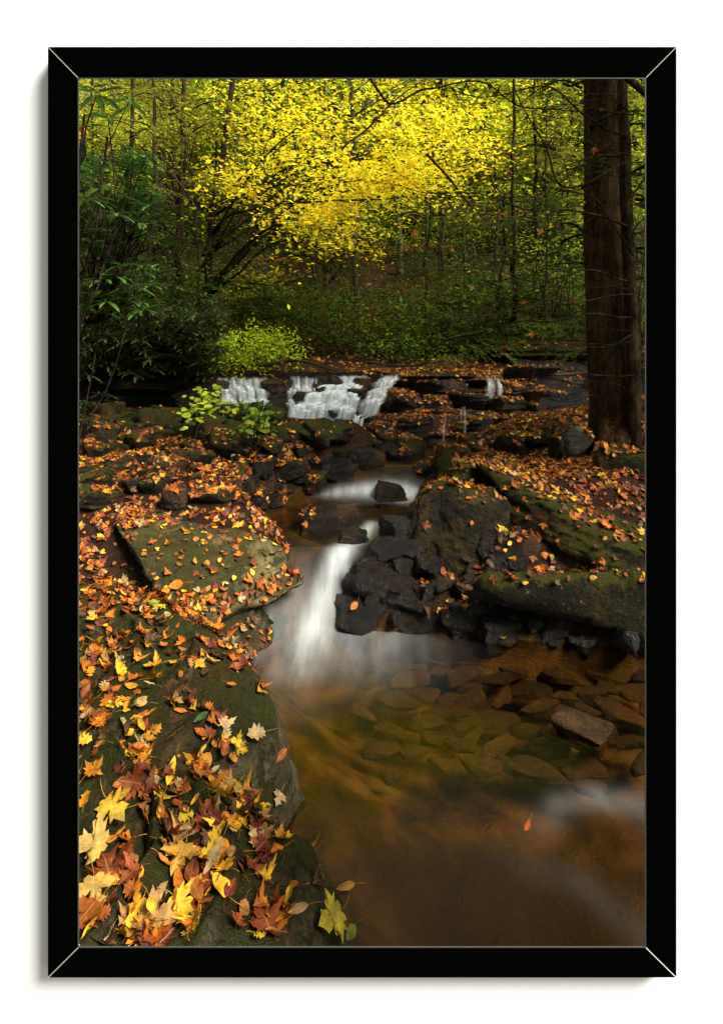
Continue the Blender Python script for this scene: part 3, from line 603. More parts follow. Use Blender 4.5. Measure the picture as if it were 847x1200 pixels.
# ------------------------------------------------------------------ leaves: shapes and colours
def outline(kind, r):
    if kind == 'maple':
        h = [(0.0, 0.0), (.16, -.10), (.34, -.06), (.30, .07), (.60, .08), (.50, .20), (.66, .28), (.80, .47), (.58, .45), (.50, .56), (.28, .46), (.30, .66), (.40, .82), (.22, .82), (.12, .98), (0, 1.16)]
    elif kind == 'oak':
        h = [(0, 0), (.10, .08), (.30, .12), (.20, .24), (.42, .34), (.24, .46), (.46, .62), (.26, .72), (.30, .90), (.12, .96), (0, 1.08)]
    elif kind == 'long':
        t = np.linspace(0, 1, 11); h = [(.20*np.sin(np.pi*x**.85)**.8, 1.25*x) for x in t]
    else:
        t = np.linspace(0, 1, 11); h = [(.34*np.sin(np.pi*x**.8)**.75, 1.1*x) for x in t]
    h = np.array(h, float); h[1:-1] += r.normal(0, .018 if kind in ('maple', 'oak') else .008, h[1:-1].shape)
    l = h[1:-1][::-1]*np.array([-1, 1]); l += r.normal(0, .015, l.shape)*(kind in ('maple', 'oak')); P = np.concatenate([h, l])
    return P
def leaf_template(kind, seed, stem=True, fine=True):
    r = np.random.default_rng(seed); P = outline(kind, r); n = len(P); c = np.array([0, .38 if kind == 'maple' else .5])
    rings = [.33, .68, 1.0] if fine else [1.0]
    V2 = [c[None]]+[c+(P-c)*q for q in rings]; V2 = np.concatenate(V2)
    T = [(0, 1+k, 1+(k+1) % n) for k in range(n)]; Q = []
    for a in range(len(rings)-1):
        for k in range(n): Q.append((1+a*n+k, 1+(a+1)*n+k, 1+(a+1)*n+(k+1) % n, 1+a*n+(k+1) % n))
    x, y = V2[:, 0], V2[:, 1]-.45
    A, B, Cc, Dd = r.uniform(-.55, .95), r.uniform(-.45, .55), r.uniform(-.35, .35), r.uniform(-.5, .5)
    z = A*x*x+B*y*y+Cc*x*y+Dd*(x+.3)**3+.03*np.sin(x*13+seed)+.03*np.cos(y*11+seed*2)
    if r.random() < .25: z = z+1.2*np.maximum(0, x-.15)**1.5            # one side rolled up
    V = np.stack([x, V2[:, 1], z], -1); lv = np.stack([x, V2[:, 1], x*0], -1)
    if stem and fine:
        L = r.uniform(.5, .95); b = r.uniform(-.3, .3); t = np.linspace(0, 1, 5)
        path = np.stack([b*t*t, -L*t, z[1+2*n if len(rings) > 2 else 1]+.12*t*(1-t)], -1)
        sv, st, sq = tube(path, .017, 3); T = T+[tuple(q+len(V)) for q in st]; Q = Q+[tuple(q+len(V)) for q in sq]
        V = np.concatenate([V, sv]); lv = np.concatenate([lv, np.full((len(sv), 3), .5)])
    V = V-np.array([0, .45, 0]); return V, np.array(T), np.array(Q).reshape(-1, 4), lv
PAL = {'yellow': (.74, .45, .018), 'gold': (.62, .27, .010), 'orange': (.50, .135, .006), 'rust': (.23, .046, .005), 'brown': (.075, .026, .007), 'tan': (.36, .185, .045), 'crimson': (.13, .012, .005), 'pale': (.48, .34, .15)}
PN = list(PAL); PC = np.array([PAL[k] for k in PN]); PW = np.array([.05, .09, .22, .27, .22, .06, .06, .03]); PW = PW/PW.sum(); PWn = np.array([.15, .18, .20, .18, .10, .09, .04, .06])
KN = {'maple': 'lobed maple leaf', 'oval': 'oval leaf', 'oak': 'wavy-edged leaf', 'long': 'narrow leaf'}
TPL = [(k, leaf_template(k, 50+i)) for i, k in enumerate(['maple']*12+['oval']*7+['oak']*3+['long']*3)]
TPLc = [(k, leaf_template(k, 90+i, fine=False)) for i, k in enumerate(['maple']*6+['oval']*5+['oak']*2)]

# ------------------------------------------------------------------ fallen leaves, dropped onto ground and rocks
bvh = BVHTree.FromPolygons(np.concatenate(BV).tolist(), np.concatenate(BT).tolist(), epsilon=0)
def in_view(p, mx=30):
    px = CX+p[0]/p[1]*F; py = HY-(p[2]-H)/p[1]*F
    return 92-mx < px < 756+mx and 91-mx < py < 1110+mx, px, py
drops = []                                            # (pos, normal, size)
r = np.random.default_rng(33)
def drop(n, x0, x1, y0, y1, s0, s1, dens):
    xs = r.uniform(x0, x1, n); ys_ = r.uniform(y0, y1, n); dn = dens(xs, ys_); q = r.random(n)
    for x, y, d, u in zip(xs, ys_, dn, q):
        if u > d: continue
        h = bvh.ray_cast(Vector((x, y, 4)), Vector((0, 0, -1)))
        if h[0] is None: continue
        p, nn = h[0], h[1]
        if nn.z < 0: nn = -nn
        if nn.z < .55 and r.random() < .85: continue
        ins = min(x-np.interp(y, YL, XL), np.interp(y, YR, XR)-x)
        if p.z < lev(y)+.012 and ins > -.1 and y < 6.2: continue
        ok, px, py = in_view(p, 60)
        if not ok: continue
        if ((px-225)/110)**2+((py-652)/42)**2 < 1 and r.random() < .80: continue          # the tan slab is nearly bare
        if px > 470 and 560 < py < 700 and ((px-525)/60)**2+((py-615)/45)**2 < 1 and r.random() < .6: continue
        drops.append((np.array(p), np.array(nn), r.uniform(s0, s1)*(1+.5*(r.random() < .12))))
def clump(f, lo, hi, s): return lambda x, y: ss(lo, hi, fbm(np.stack([x, y, x*0], -1)*f, 3, s))
def bankdens(x, y):                                   # bare rock near the water's edge, thick drifts further up the bank
    s = np.interp(y, YL, XL)-x; c = fbm(np.stack([x, y, x*0], -1)*3.2, 3, 61)
    return np.clip(ss(.02, .30, s+.22*c)*(.30+.9*ss(-.25, .2, c+.25*(s-.35))), .0, 1)*(.35+.65*ss(-.3, .05, c+.3*s))
drop(3300, -1.35, .1, .95, 2.6, .019, .041, bankdens)
drop(170, -.5, .25, 1.15, 1.7, .03, .05, lambda x, y: (x > -.33)*(y < 1.6)*.6)
drop(10500, -2.6, -.3, 2.3, 4.3, .017, .033, lambda x, y: .28+.72*ss(-.18, .10, fbm(np.stack([x, y, x*0], -1)*3.0, 4, 63)))
drop(2700, -4.2, .2, 4.2, 6.2, .018, .033, clump(1.6, -.30, .4, 65))
drop(15000, .3, 3.2, 2.6, 5.4, .017, .036, lambda x, y: .45+.55*ss(-.45, .0, fbm(np.stack([x, y, x*0], -1)*2.4, 3, 67))*ss(2.85, 3.3, y))
drop(9000, 0, 2.6, 5.2, 6.9, .02, .038, clump(2.5, -.35, .25, 71))
drop(3600, -.2, 4.2, 6.6, 8.6, .025, .045, clump(2.0, -.4, .2, 69))
drop(1600, -4.2, 4.2, 6.3, 9.5, .03, .055, lambda x, y: x*0+.5)
print('leaves', len(drops))
def basis(n, ang):
    n = n/np.linalg.norm(n); a = np.cross(n, [math.cos(ang), math.sin(ang), .1]); a /= np.linalg.norm(a); return np.stack([a, np.cross(n, a), n], 1)
info = []
for p, n, s in drops:
    k = r.integers(len(TPL)); ci = r.choice(len(PN), p=PWn if p[1] < 2.0 else PW); ti = r.normal(0, .26, 3)*(1 if p[1] > 2.5 else .75); B = basis(n+ti, r.uniform(0, 6.28))
    col = PC[ci]*(1+r.normal(0, .13))*(1+r.normal(0, .05, 3)); info.append([p+n*(.006+.012*r.random()*(p[1] < 3)), B, s, k, ci, np.clip(col, .004, .95), n])
origin = Vector((0, 0, H)); scored = []
for i, (p, B, s, k, ci, col, n) in enumerate(info):
    ok, px, py = in_view(p, -4)
    if not ok: continue
    d = Vector(p)+Vector(n)*.012-origin; L = d.length; h = bvh.ray_cast(origin, d.normalized(), L-.01)
    if h[0] is not None: continue
    v = d.normalized(); fc = abs(float(np.dot(B[:, 2], v)))
    scored.append(((s/L)**2*(.25+fc), i, px, py))
scored.sort(reverse=True)
single = {}
for sc, i, px, py in scored:
    if len(single) >= 285: break
    single[i] = (px, py)
def vary(V, col, lv, sd_): # slight colour drift across the blade
    k = noise(lv*3.1+sd_, 5)[:, None]; return np.clip(col[None]*(1+.28*k)+np.array([.02, .0, 0])*k, .003, .95)
acc = {'left bank': Acc(), 'right bank': Acc()}
def where(px, py):
    if py > 1020: v = 'at the bottom edge of the picture'
    elif py > 940: v = 'low on the near bedrock bank'
    elif py > 850: v = 'on the near bedrock bank'
    elif py > 760: v = 'on the upper part of the near bank'
    else: v = 'on the slope by the tan slab'
    e = 'beside the water' if px > 93+np.interp(py, [700, 770, 900, 1110], [150, 140, 190, 210]) else ('by the left frame edge' if px < 150 else 'mid-bank')
    return v, e
used_lb = {}
for i, (p, B, s, k, ci, col, n) in enumerate(info):
    near = p[1] < 2.6
    kind, (tv, T, Q, lv) = TPL[k] if (near or i in single) else TPLc[k % len(TPLc)]
    V = (tv*s)@B.T
    if i in single:
        px, py = single[i]; v, e_ = where(px, py)
        o = mk('fallen_leaf', V, T, Q, M['fallen'], col=vary(V, col, lv, i), lv=lv); o.location = p
        curl = 'curled ' if np.ptp(tv[:, 2]) > .42 else 'flat '
        lb = f"{curl}{PN[ci]} {KN[kind]} {v}, {e_}"
        lb = lb.replace(' of the picture', '').replace('lobed maple', 'maple').replace('the near bedrock bank', 'the near bank').replace('wavy-edged leaf', 'wavy leaf').replace('the upper part of the near bank', 'the upper near bank')
        tag(o, lb.replace('pale lobed', 'pale beige lobed'), 'leaf', 'fallen autumn leaves on the left bank')
    else:
        acc['left bank' if p[0] < .1 and p[1] < 6.2 else 'right bank'].add(V+p, T, Q, vary(V, col, lv, i), lv)
for kk, a in acc.items():
    tag(a.build('leaf_litter', M['fallen']), 'drifts of orange and brown fallen leaves on the '+('left bank' if kk == 'left bank' else 'right bank and ledges'), 'leaves', kind='stuff')
# leaves one can point at
def hero(px, py, spx, kind, cname, lb, ang, seed, tilt=(0, 0), lift=.012, z=None, col=None):
    if z is None:
        d = Vector(W(px, py, 1.0))-origin; h = bvh.ray_cast(origin, d.normalized()); p = np.array(h[0]); n = np.array(h[1]); n = n if n[2] > 0 else -n
    else:
        y = F*(H-z)/(py-HY); p = W(px, py, y); n = np.array([0, 0, 1.])
    s = spx*p[1]/F*.64; tv, T, Q, lv = leaf_template(kind, seed); tv = tv*np.array([1, 1, .55])
    n = n*.6+np.array([0, -.25, .5]); B = basis(n+np.array([tilt[0], tilt[1], 0]), ang); V = (tv*s)@B.T; c = np.array(col if col else PAL[cname])*np.array([.86, .80, .8])
    o = mk('fallen_leaf', V, T, Q, M['fallen'], col=vary(V, c, lv, seed), lv=lv); o.location = p+n/np.linalg.norm(n)*lift
    tag(o, lb, 'leaf', 'fallen autumn leaves on the left bank')
hero(184, 1082, 62, 'maple', 'pale', 'large beige maple leaf with a yellow leaf on it, bottom left corner of the bank', 3.0, 301, col=(0.503, 0.311, 0.096), lift=.02)
hero(176, 1074, 26, 'oval', 'yellow', 'small yellow oval leaf lying on the large beige maple leaf', 2.2, 302, lift=.045)
hero(380, 1085, 50, 'maple', 'yellow', 'bright yellow leaf with green edge at the tip of the bottom rock', .6, 303, col=(0.555, 0.459, 0.022), lift=.03)
hero(402, 1097, 26, 'oval', 'yellow', 'green-yellow leaf tip hanging over the bottom rock beside the water', 1.0, 304, col=(0.207, 0.333, 0.015), lift=.035)
hero(346, 1072, 34, 'long', 'tan', 'beige folded leaf standing on the rock at the bottom edge', .2, 305, (.3, -.6), lift=.03)
hero(405, 1045, 30, 'long', 'pale', 'small beige leaf standing upright at the tip of the bottom rock', .1, 306, (.2, -1.2), lift=.03)
hero(228, 1048, 40, 'oval', 'orange', 'smooth orange beech leaf on bare rock near the bottom left', 2.3, 307, col=(0.385, 0.118, 0.011), lift=.02)
hero(212, 1012, 48, 'maple', 'gold', 'golden ragged maple leaf above the smooth orange beech leaf', 1.4, 308, lift=.02, col=(0.577, 0.333, 0.044))
hero(257, 1008, 46, 'long', 'pale', 'long pale rolled leaf on the rock edge near the water', 1.2, 309, (.2, -.5), lift=.03)
hero(270, 931, 32, 'maple', 'yellow', 'pale yellow star-shaped maple leaf alone on dark rock', .9, 310, lift=.02, col=(0.592, 0.429, 0.089))
hero(324, 937, 20, 'maple', 'pale', 'small pale maple leaf at the rounded edge above the pool', 1.5, 311, lift=.015)
hero(235, 842, 26, 'long', 'yellow', 'single glossy green leaf on the mossy near bank', .9, 312, lift=.02, col=(0.022, 0.118, 0.009))
hero(131, 958, 46, 'maple', 'yellow', 'bright yellow spotted maple leaf near the left frame edge', 2.6, 313, lift=.04, col=(0.607, 0.407, 0.022))
hero(104, 1002, 50, 'maple', 'yellow', 'pale yellow maple leaf cut by the left frame edge', .2, 314, lift=.03, col=(0.577, 0.407, 0.089))
hero(112, 1055, 52, 'maple', 'gold', 'golden curled maple leaf above the rust leaf in the bottom left corner', 2.0, 315, lift=.035, col=(0.562, 0.370, 0.074))
hero(104, 1092, 54, 'maple', 'orange', 'rust-orange curled leaf in the bottom left corner', 1.1, 316, lift=.035, col=(0.355, 0.089, 0.009))
hero(240, 895, 34, 'oval', 'yellow', 'yellow-orange oval leaf near the middle of the bank', 1.3, 317, lift=.03, col=(0.607, 0.296, 0.011))
hero(256, 963, 34, 'oval', 'crimson', 'dark red oval leaf in the middle of the near bank', 2.5, 318, lift=.025, col=(0.133, 0.018, 0.011))
hero(277, 974, 24, 'long', 'yellow', 'narrow yellow leaf beside the dark red oval leaf', .8, 319, lift=.025)
hero(327, 887, 34, 'long', 'rust', 'long rust leaf overhanging the rounded edge above the pool', 1.0, 320, lift=.02)
hero(299, 866, 34, 'oak', 'pale', 'wrinkled beige leaf on the bank above the rounded edge', .4, 321, lift=.03)
hero(183, 930, 36, 'oval', 'pale', 'pinkish pale curled leaf among rust leaves on the near bank', .5, 322, (-.3, -.3), lift=.04)
hero(618, 967, 22, 'long', 'orange', 'single orange leaf floating on the dark pool', 1.0, 323, z=.0, lift=.004, col=(0.459, 0.074, 0.007))
hero(183, 713, 26, 'maple', 'yellow', 'lime yellow leaf on the slope below the tan slab', 1.2, 324, lift=.02, col=(0.370, 0.407, 0.022))
hero(208, 690, 24, 'oval', 'orange', 'bright orange leaf standing below the tan slab', .3, 325, (0, -.9), lift=.025, col=(0.577, 0.192, 0.007))
hero(590, 752, 34, 'long', 'gold', 'golden leaf floating at the far pool edge beside black stones', 1.5, 326, lift=.02, col=(0.518, 0.311, 0.022))
hero(415, 712, 18, 'oval', 'orange', 'orange leaf stuck on the glistening black rock', 1.0, 327, lift=.02, col=(0.444, 0.148, 0.007))

# ------------------------------------------------------------------ woody things and foliage
FG = {'yellow': [(.88, .70, .02), (.82, .72, .03), (.90, .60, .014), (.60, .62, .03)], 'ygreen': [(.46, .52, .03), (.34, .44, .03), (.66, .62, .03)],
      'glow': [(.36, .50, .02), (.26, .42, .02), (.50, .52, .03)], 'ylime': [(.72, .70, .03), (.52, .62, .03), (.80, .66, .02), (.36, .48, .03)], 'green': [(.13, .24, .025), (.20, .30, .03), (.08, .16, .02)], 'dark': [(.022, .048, .014), (.035, .065, .016), (.05, .07, .014)],
      'olive': [(.26, .26, .025), (.36, .32, .03), (.16, .18, .02)], 'lime': [(.36, .50, .03), (.28, .42, .03), (.48, .55, .05)],
      'rusty': [(.30, .12, .02), (.40, .22, .03), (.16, .08, .02)], 'hem': [(.025, .065, .010), (.045, .085, .012), (.085, .08, .014)]}
def blades(P, size, cols, r, up=.75, asp=.42, jit=.16):
    """folded diamond leaves round the points P; up = how level they lie"""
    n = len(P); a = r.normal(size=(n, 3)); a[:, 2] *= (1-up)+.12; a /= np.linalg.norm(a, axis=1)[:, None]
    nz = r.normal(size=(n, 3))*(1-up*.55)*.6+np.array([0, -.15, 1.0]); b = np.cross(nz, a); b /= np.linalg.norm(b, axis=1)[:, None]; c = np.cross(a, b)
    s = (size*r.uniform(.65, 1.3, n))[:, None]
    V = np.stack([P-a*s*.5, P+b*s*asp*.5+c*s*.05, P+a*s*.5-c*s*.06, P-b*s*asp*.5+c*s*.05], 1).reshape(-1, 3)
    Q = np.arange(4*n).reshape(-1, 4); cl = np.array(cols)[r.integers(len(cols), size=n)]*(1+r.normal(0, jit, (n, 1)))
    return V, Q, np.repeat(np.clip(cl, .004, .95), 4, 0)
def layered(cen, rad, nclu, nper, flat, r, cr=.38):
    """points in level sprays through an ellipsoid"""
    d = r.normal(size=(nclu, 3)); d /= np.linalg.norm(d, axis=1)[:, None]; q = r.uniform(.25, 1, nclu)**.5
    c = np.asarray(cen)+d*q[:, None]*np.asarray(rad)
    n = r.normal(size=(nclu, nper, 3))*np.array([cr, cr, cr*flat]); tl = r.normal(0, .25, (nclu, 1, 2)); n[..., 2] += n[..., 0]*tl[..., 0]+n[..., 1]*tl[..., 1]-.25*(n[..., 0]**2+n[..., 1]**2)/cr
    return (c[:, None]+n).reshape(-1, 3), c
def limbs(acc, base, top, r0, cents, r, nl=9, col=(.5, .5, .5), wob=.1):
    path = curve([base, np.asarray(base)*.6+np.asarray(top)*.4+r.normal(0, .06, 3)*np.array([1, 1, 0]), top], 18, .05, r.random()*50)
    V, T, Q = tube(path, r0*np.linspace(1, .35, 18)*(1+.35*np.exp(-np.linspace(0, 12, 18))), 9, wob, int(r.integers(50))); acc.add(V, T, Q, col)
    if len(cents):
        for c in cents[r.integers(len(cents), size=nl)]:
            t = np.clip((c[2]-path[0][2])/(path[-1][2]-path[0][2]+1e-6)-.18, .25, .95); k = int(t*17)
            s = path[k]; m = (s+c)/2+np.array([0, 0, .12*np.linalg.norm(c-s)]); V, T, Q = tube(curve([s, m, c], 9, .05, r.random()*50), np.linspace(r0*.30, r0*.05, 9), 4); acc.add(V, T, Q, col)
    return path
def tree(base, top, r0, cen, rad, nclu, nper, lsz, pal, label, group=None, flat=.18, bark='bark', name='tree', nl=9, cr=.38, seed=0, extra=None, cat='tree', up=.75):
    r = np.random.default_rng(seed); t = thing(name, tuple(map(float, base)), label, cat, group)
    P, c = layered(cen, rad, nclu, nper, flat, r, cr)
    if extra is not None: P = np.concatenate([P]+[p for p, _ in extra]); c = np.concatenate([c]+[q for _, q in extra])
    a = Acc(); limbs(a, np.asarray(base)-np.array([0, 0, .1]), top, r0, c, r, nl); under(a.build('trunk', M[bark]), t)
    V, Q, cl = blades(P, np.full(len(P), lsz), FG[pal], r, up); under(mk('crown', V, None, Q, M['leaf'], col=cl, smooth=False), t); return t
def gz(x, y): return float(ground(np.array([x]), np.array([y]), True)[0])

# far woods on the slope: every tree its own trunk and crown
r = np.random.default_rng(91); GF = 'trees on the wooded slope behind the waterfall'
k = 0; pos = []
while k < 64:
    y = r.uniform(13, 31); px = r.uniform(60, 790); x = (px-CX)/F*y
    if any(np.hypot(x-a, (y-b)*.7) < 1.1 for a, b in pos): 
        if r.random() > .1: continue
    pos.append((x, y)); z = gz(x, y); h = r.uniform(6, 10); 
    side = (px < 235)*1+(px > 570)*2
    pal = r.choice(['yellow', 'ygreen', 'olive', 'green'], p=[[.26, .46, .10, .18], [.10, .50, .10, .30], [.05, .25, .35, .35]][side])
    nm = {'yellow': 'bright yellow', 'ygreen': 'yellow-green', 'olive': 'olive brown', 'green': 'soft green'}[pal]
    sd_ = ['in the middle of', 'on the left of', 'on the right of'][side]
    dist = 'high on' if y > 25 else 'halfway up' if y > 19 else 'low on'; bd = ['by the left frame edge', 'behind the left hemlock', 'left of the yellow maple', 'behind the yellow maple', 'right of the yellow maple', 'behind the right hemlocks', 'behind the big trunk'][min(6, max(0, int((px-60)/104)))]
    tree((x, y, z), (x+r.normal(0, .5), y, z+h), r.uniform(.06, .13), (x, y, z+h*.52), (2.0, 1.6, h*.52), 85, 40, .22 if y > 20 else .17, pal,
         f'{"tall" if h > 8 else "short"} {nm} tree {dist} the wooded slope, {bd}', GF, seed=200+k, bark=r.choice(['bark', 'barkgrey', 'barkpale']), nl=7, cr=.5)
    k += 1
# thin bare saplings and poles in the dim middle ground
GS = 'thin trunks standing in the dim wood'
for k in range(30):
    y = r.uniform(8.5, 16); px = r.uniform(95, 750); x = (px-CX)/F*y; z = gz(x, y); h = r.uniform(3.2, 7)
    t = thing('sapling', (x, y, z), ('pale' if k % 3 == 0 else 'dark')+' thin bare sapling, '+('near, ' if y < 11 else 'farther back, ' if y < 14 else 'deep in the wood, ')+['by the left frame edge', 'left of the leaning maple', 'above the left waterfall', 'above the main waterfall', 'above the narrow waterfall', 'left of the big trunk', 'behind the big trunk'][min(6, int((px-90)/95))], 'sapling', GS)
    a = Acc(); path = curve([(x, y, z-.1), (x+r.normal(0, .25), y, z+h*.5), (x+r.normal(0, .6), y, z+h)], 14, .12, k); V, T, Q = tube(path, np.linspace(r.uniform(.02, .05), .008, 14), 6); a.add(V, T, Q)
    for q in range(7):
        s = path[r.integers(3, 13)]; d = r.normal(0, .5, 3); d[2] = abs(d[2])*.7+.1; V, T, Q = tube(curve([s, s+d*.5, s+d], 7, .08, q), np.linspace(.010, .003, 7), 3); a.add(V, T, Q)
    under(a.build('trunk', M['barkgrey' if k % 3 == 0 else 'bark']), t)

def px_clouds(spec, y0, y1, nclu, nper, flat, cr, r):
    out = []
    for (cx, cy_, rx, ry, wgt) in spec:
        n = int(nclu*wgt); th = r.uniform(0, 6.28, n); q = r.uniform(0, 1, n)**.5; yy = r.uniform(y0, y1, n)
        c = np.stack([W(a, b, d) for a, b, d in zip(cx+rx*q*np.cos(th), cy_+ry*q*np.sin(th), yy)])
        d = r.normal(size=(n, nper, 3))*np.array([cr, cr, cr*flat]); tl = r.normal(0, .22, (n, 1, 2)); d[..., 2] += d[..., 0]*tl[..., 0]+d[..., 1]*tl[..., 1]-.3*(d[..., 0]**2)/cr
        out.append(((c[:, None]+d).reshape(-1, 3), c))
    return out
def shaped(name, base, top, r0, spec, y0, y1, nclu, nper, lsz, pal, label, seed, bark='bark', flat=.09, cr=.25, nl=14, cat='tree', up=.75, group=None, asp=.42, limbpaths=()):
    r = np.random.default_rng(seed); t = thing(name, tuple(map(float, base)), label, cat, group)
    cl = px_clouds(spec, y0, y1, nclu, nper, flat, cr, r); P = np.concatenate([p for p, _ in cl]); c = np.concatenate([q for _, q in cl])
    a = Acc(); limbs(a, np.asarray(base)-np.array([0, 0, .1]), top, r0, c, r, nl)
    for pts, ra, rb in limbpaths:
        V, T, Q = tube(curve([W(*q) for q in pts], 22, .04, seed), np.linspace(ra, rb, 22), 6); a.add(V, T, Q)
    under(a.build('trunk', M[bark]), t)
    V, Q, cc = blades(P, np.full(len(P), lsz), FG[pal], r, up, asp); under(mk('crown', V, None, Q, M['leaf'], col=cc, smooth=False), t); return t
# the glowing yellow maple that overhangs the stream
b = W(238, 405, 8.2); shaped('maple_tree', (b[0], 8.2, gz(b[0], 8.2)), W(280, 40, 8.0), .075,
    [(430, 160, 140, 50, 1.0), (360, 212, 110, 30, .7), (388, 266, 30, 36, .38), (520, 165, 70, 60, .40), (310, 115, 70, 40, .25), (265, 205, 42, 24, .12), (455, 215, 60, 26, .35), (355, 250, 50, 14, .2)],
    6.8, 9.0, 120, 21, .070, 'yellow', 'leaning dark trunk with glowing yellow leaves overhanging the waterfall', 401, flat=.08, cr=.24, asp=.6, limbpaths=[([(238, 300, 8.2), (262, 255, 8.0), (330, 240, 7.7), (400, 237, 7.4), (470, 228, 7.2)], .028, .008), ([(236, 315, 8.1), (285, 235, 7.9), (335, 200, 7.6), (380, 160, 7.5)], .02, .006), ([(250, 220, 8.1), (262, 130, 8.0), (340, 95, 8.1)], .02, .008), ([(240, 260, 8.1), (300, 190, 7.9), (320, 150, 7.6)], .014, .004)])
b = W(420, 400, 10); shaped('maple_tree', (b[0], 10, gz(b[0], 10)), W(412, 60, 10), .07, [(440, 125, 190, 50, 1), (600, 130, 90, 50, .3), (260, 140, 80, 50, .4), (500, 215, 100, 30, .2)], 9.3, 13, 62, 26, .10, 'ylime', 'slim grey trunk with yellow-green crown behind the overhanging yellow maple', 402, 'barkgrey', cr=.36)
b = W(275, 410, 8.8); shaped('sapling', (b[0], 8.8, gz(b[0], 8.8)), W(285, 295, 8.6), .012, [(285, 330, 42, 14, .6), (275, 350, 28, 8, .3), (315, 322, 26, 12, .3)], 8, 8.8, 24, 16, .055, 'yellow', 'small sapling with sparse yellow leaves above the yellow-green bush', 403, cr=.12, nl=8, cat='sapling')
# left side trees
b = W(205, 385, 9.0); shaped('tree', (b[0], 9.0, gz(b[0], 9)), W(216, 40, 9.2), .075, [(180, 130, 60, 50, 1), (130, 190, 40, 50, .6)], 8.8, 10.5, 40, 60, .07, 'olive', 'straight dark trunk left of the leaning yellow maple', 404)
b = W(110, 385, 8); shaped('tree', (b[0], 8, gz(b[0], 8)), W(108, 60, 8), .03, [(120, 150, 40, 60, 1)], 7.6, 9, 30, 60, .06, 'ygreen', 'thin dark trunk with yellow-green leaves near the left frame edge', 405)
b = W(400, 400, 10); shaped('tree', (b[0], 10, gz(b[0], 10)), W(385, 250, 10.2), .05, [(410, 270, 60, 14, .5)], 9.6, 10.6, 14, 26, .06, 'ygreen', 'pale slim trunk leaning above the top of the falls', 406, 'barkgrey')
for q, (px0, px1, rr_, lb) in enumerate([(412, 408, .028, 'pale thin pole tree just right of the leaning slim trunk'), (500, 498, .05, 'grey trunk in the wood above the narrow slanting waterfall'), (545, 552, .045, 'grey trunk between the falls and the hemlocks'), (470, 462, .06, 'pale grey trunk behind the yellow crowns'), (180, 172, .03, 'thin trunk between the rhododendron and the straight dark trunk')]):
    y = 10.5+q*.9; b = W(px0, 400, y); base = (b[0], y, gz(b[0], y)); t = thing('tree', base, lb, 'tree'); a = Acc(); r = np.random.default_rng(q+70)
    top = W(px1, 60, y); pth = limbs(a, np.array(base)-[0, 0, .1], top, rr_, np.zeros((0, 3)), r)
    for k in range(8):
        s = pth[r.integers(6, 17)]; d = r.normal(0, .8, 3); d[2] = abs(d[2]); V, T, Q = tube(curve([s, s+d*.5, s+d], 7, .1, k), np.linspace(.014, .004, 7), 4); a.add(V, T, Q)
    under(a.build('trunk', M['barkpale' if 'pale' in lb else 'barkgrey']), t)

# hemlock sprays: level dark boughs with rows of short needles
def hemlock(name, base, top, r0, boughs, label, seed, pal='hem', dens=1.0, bark='bark', group=None, nsz=.030):
    r = np.random.default_rng(seed); t = thing(name, tuple(map(float, base)), label, 'tree', group); a = Acc()
    if r0: limbs(a, np.asarray(base)-np.array([0, 0, .1]), top, r0, np.zeros((0, 3)), r)
    P = []; 
    for s, e in boughs:
        s = np.asarray(s, float); e = np.asarray(e, float); L = np.linalg.norm(e-s); path = curve([s, (s+e)/2+[0, 0, .10*L], e], 16, .06, r.random()*90)
        V, T, Q = tube(path, np.linspace(.012, .002, 16), 4); a.add(V, T, Q)
        d0 = (e-s)/L; sd0 = np.cross(d0, [0, 0, 1]); sd0 /= np.linalg.norm(sd0)+1e-6
        for k in range(int(L*15*dens)+5):
            u = r.uniform(.12, 1); q = path[int(u*15)]; l = (.20+.30*L*(1-u*.6))*r.uniform(.45, 1); sg = 1 if k % 2 else -1
            d = d0*r.uniform(.4, .9)+sd0*sg+r.normal(0, .12, 3); d[2] -= .15+.15*r.random(); d /= np.linalg.norm(d)
            m = int(l/.010*dens)+3; tt_ = r.uniform(0, 1, m)[:, None]; pp = q+d*l*tt_; pp[:, 2] -= .18*l*tt_[:, 0]**2
            w2 = np.cross(d, [0, 0, 1]); pp = pp+w2*(r.normal(0, .022, m)*(1.15-tt_[:, 0]))[:, None]+r.normal(0, .004, (m, 3)); P.append(pp)
            if k % 2 == 0: V, T, Q = tube(np.stack([q, q+d*l*.5-[0, 0, .04*l], q+d*l-[0, 0, .17*l]]), [.004, .003, .0015], 3); a.add(V, T, Q)
    P = np.concatenate(P); under(a.build('trunk', M[bark]), t)
    V, Q, cc = blades(P, np.full(len(P), nsz), FG[pal], r, .8, .32, .25); under(mk('crown', V, None, Q, M['leaf'], col=cc, smooth=False), t)
r = np.random.default_rng(55)
def boughs_region(box, n, y0, y1, lpx, tilt=.12):
    o = []
    for k in range(n):
        px, py, y = r.uniform(box[0], box[2]), r.uniform(box[1], box[3]), r.uniform(y0, y1); s = W(px, py, y); l = r.uniform(*lpx)/F*y; sg = r.choice([-1, 1])
        o.append((s, s+np.array([sg*l, r.uniform(-.6, .2)*l, -tilt*l+r.normal(0, .1)*l])))
    return o
HG = 'hemlocks on both sides of the stream'
def hm(px, y, box, n, lpx, label, seed, r0=.05, **kw):
    b = W(px, 390, y); base = (b[0], y, gz(b[0], y)); hemlock('hemlock_tree', base, W(px, 40, y), r0, boughs_region(box, n, y-.7, y+.7, lpx), label, seed, group=HG, **kw)
hm(625, 9.5, (560, 95, 740, 250), 42, (50, 110), 'dark hemlock behind the big trunk, high on the right', 601, pal='olive', nsz=.04)
hm(600, 8.6, (540, 230, 740, 400), 52, (45, 100), 'dark hemlock filling the space between the falls and the big trunk', 602, pal='hem', nsz=.036)
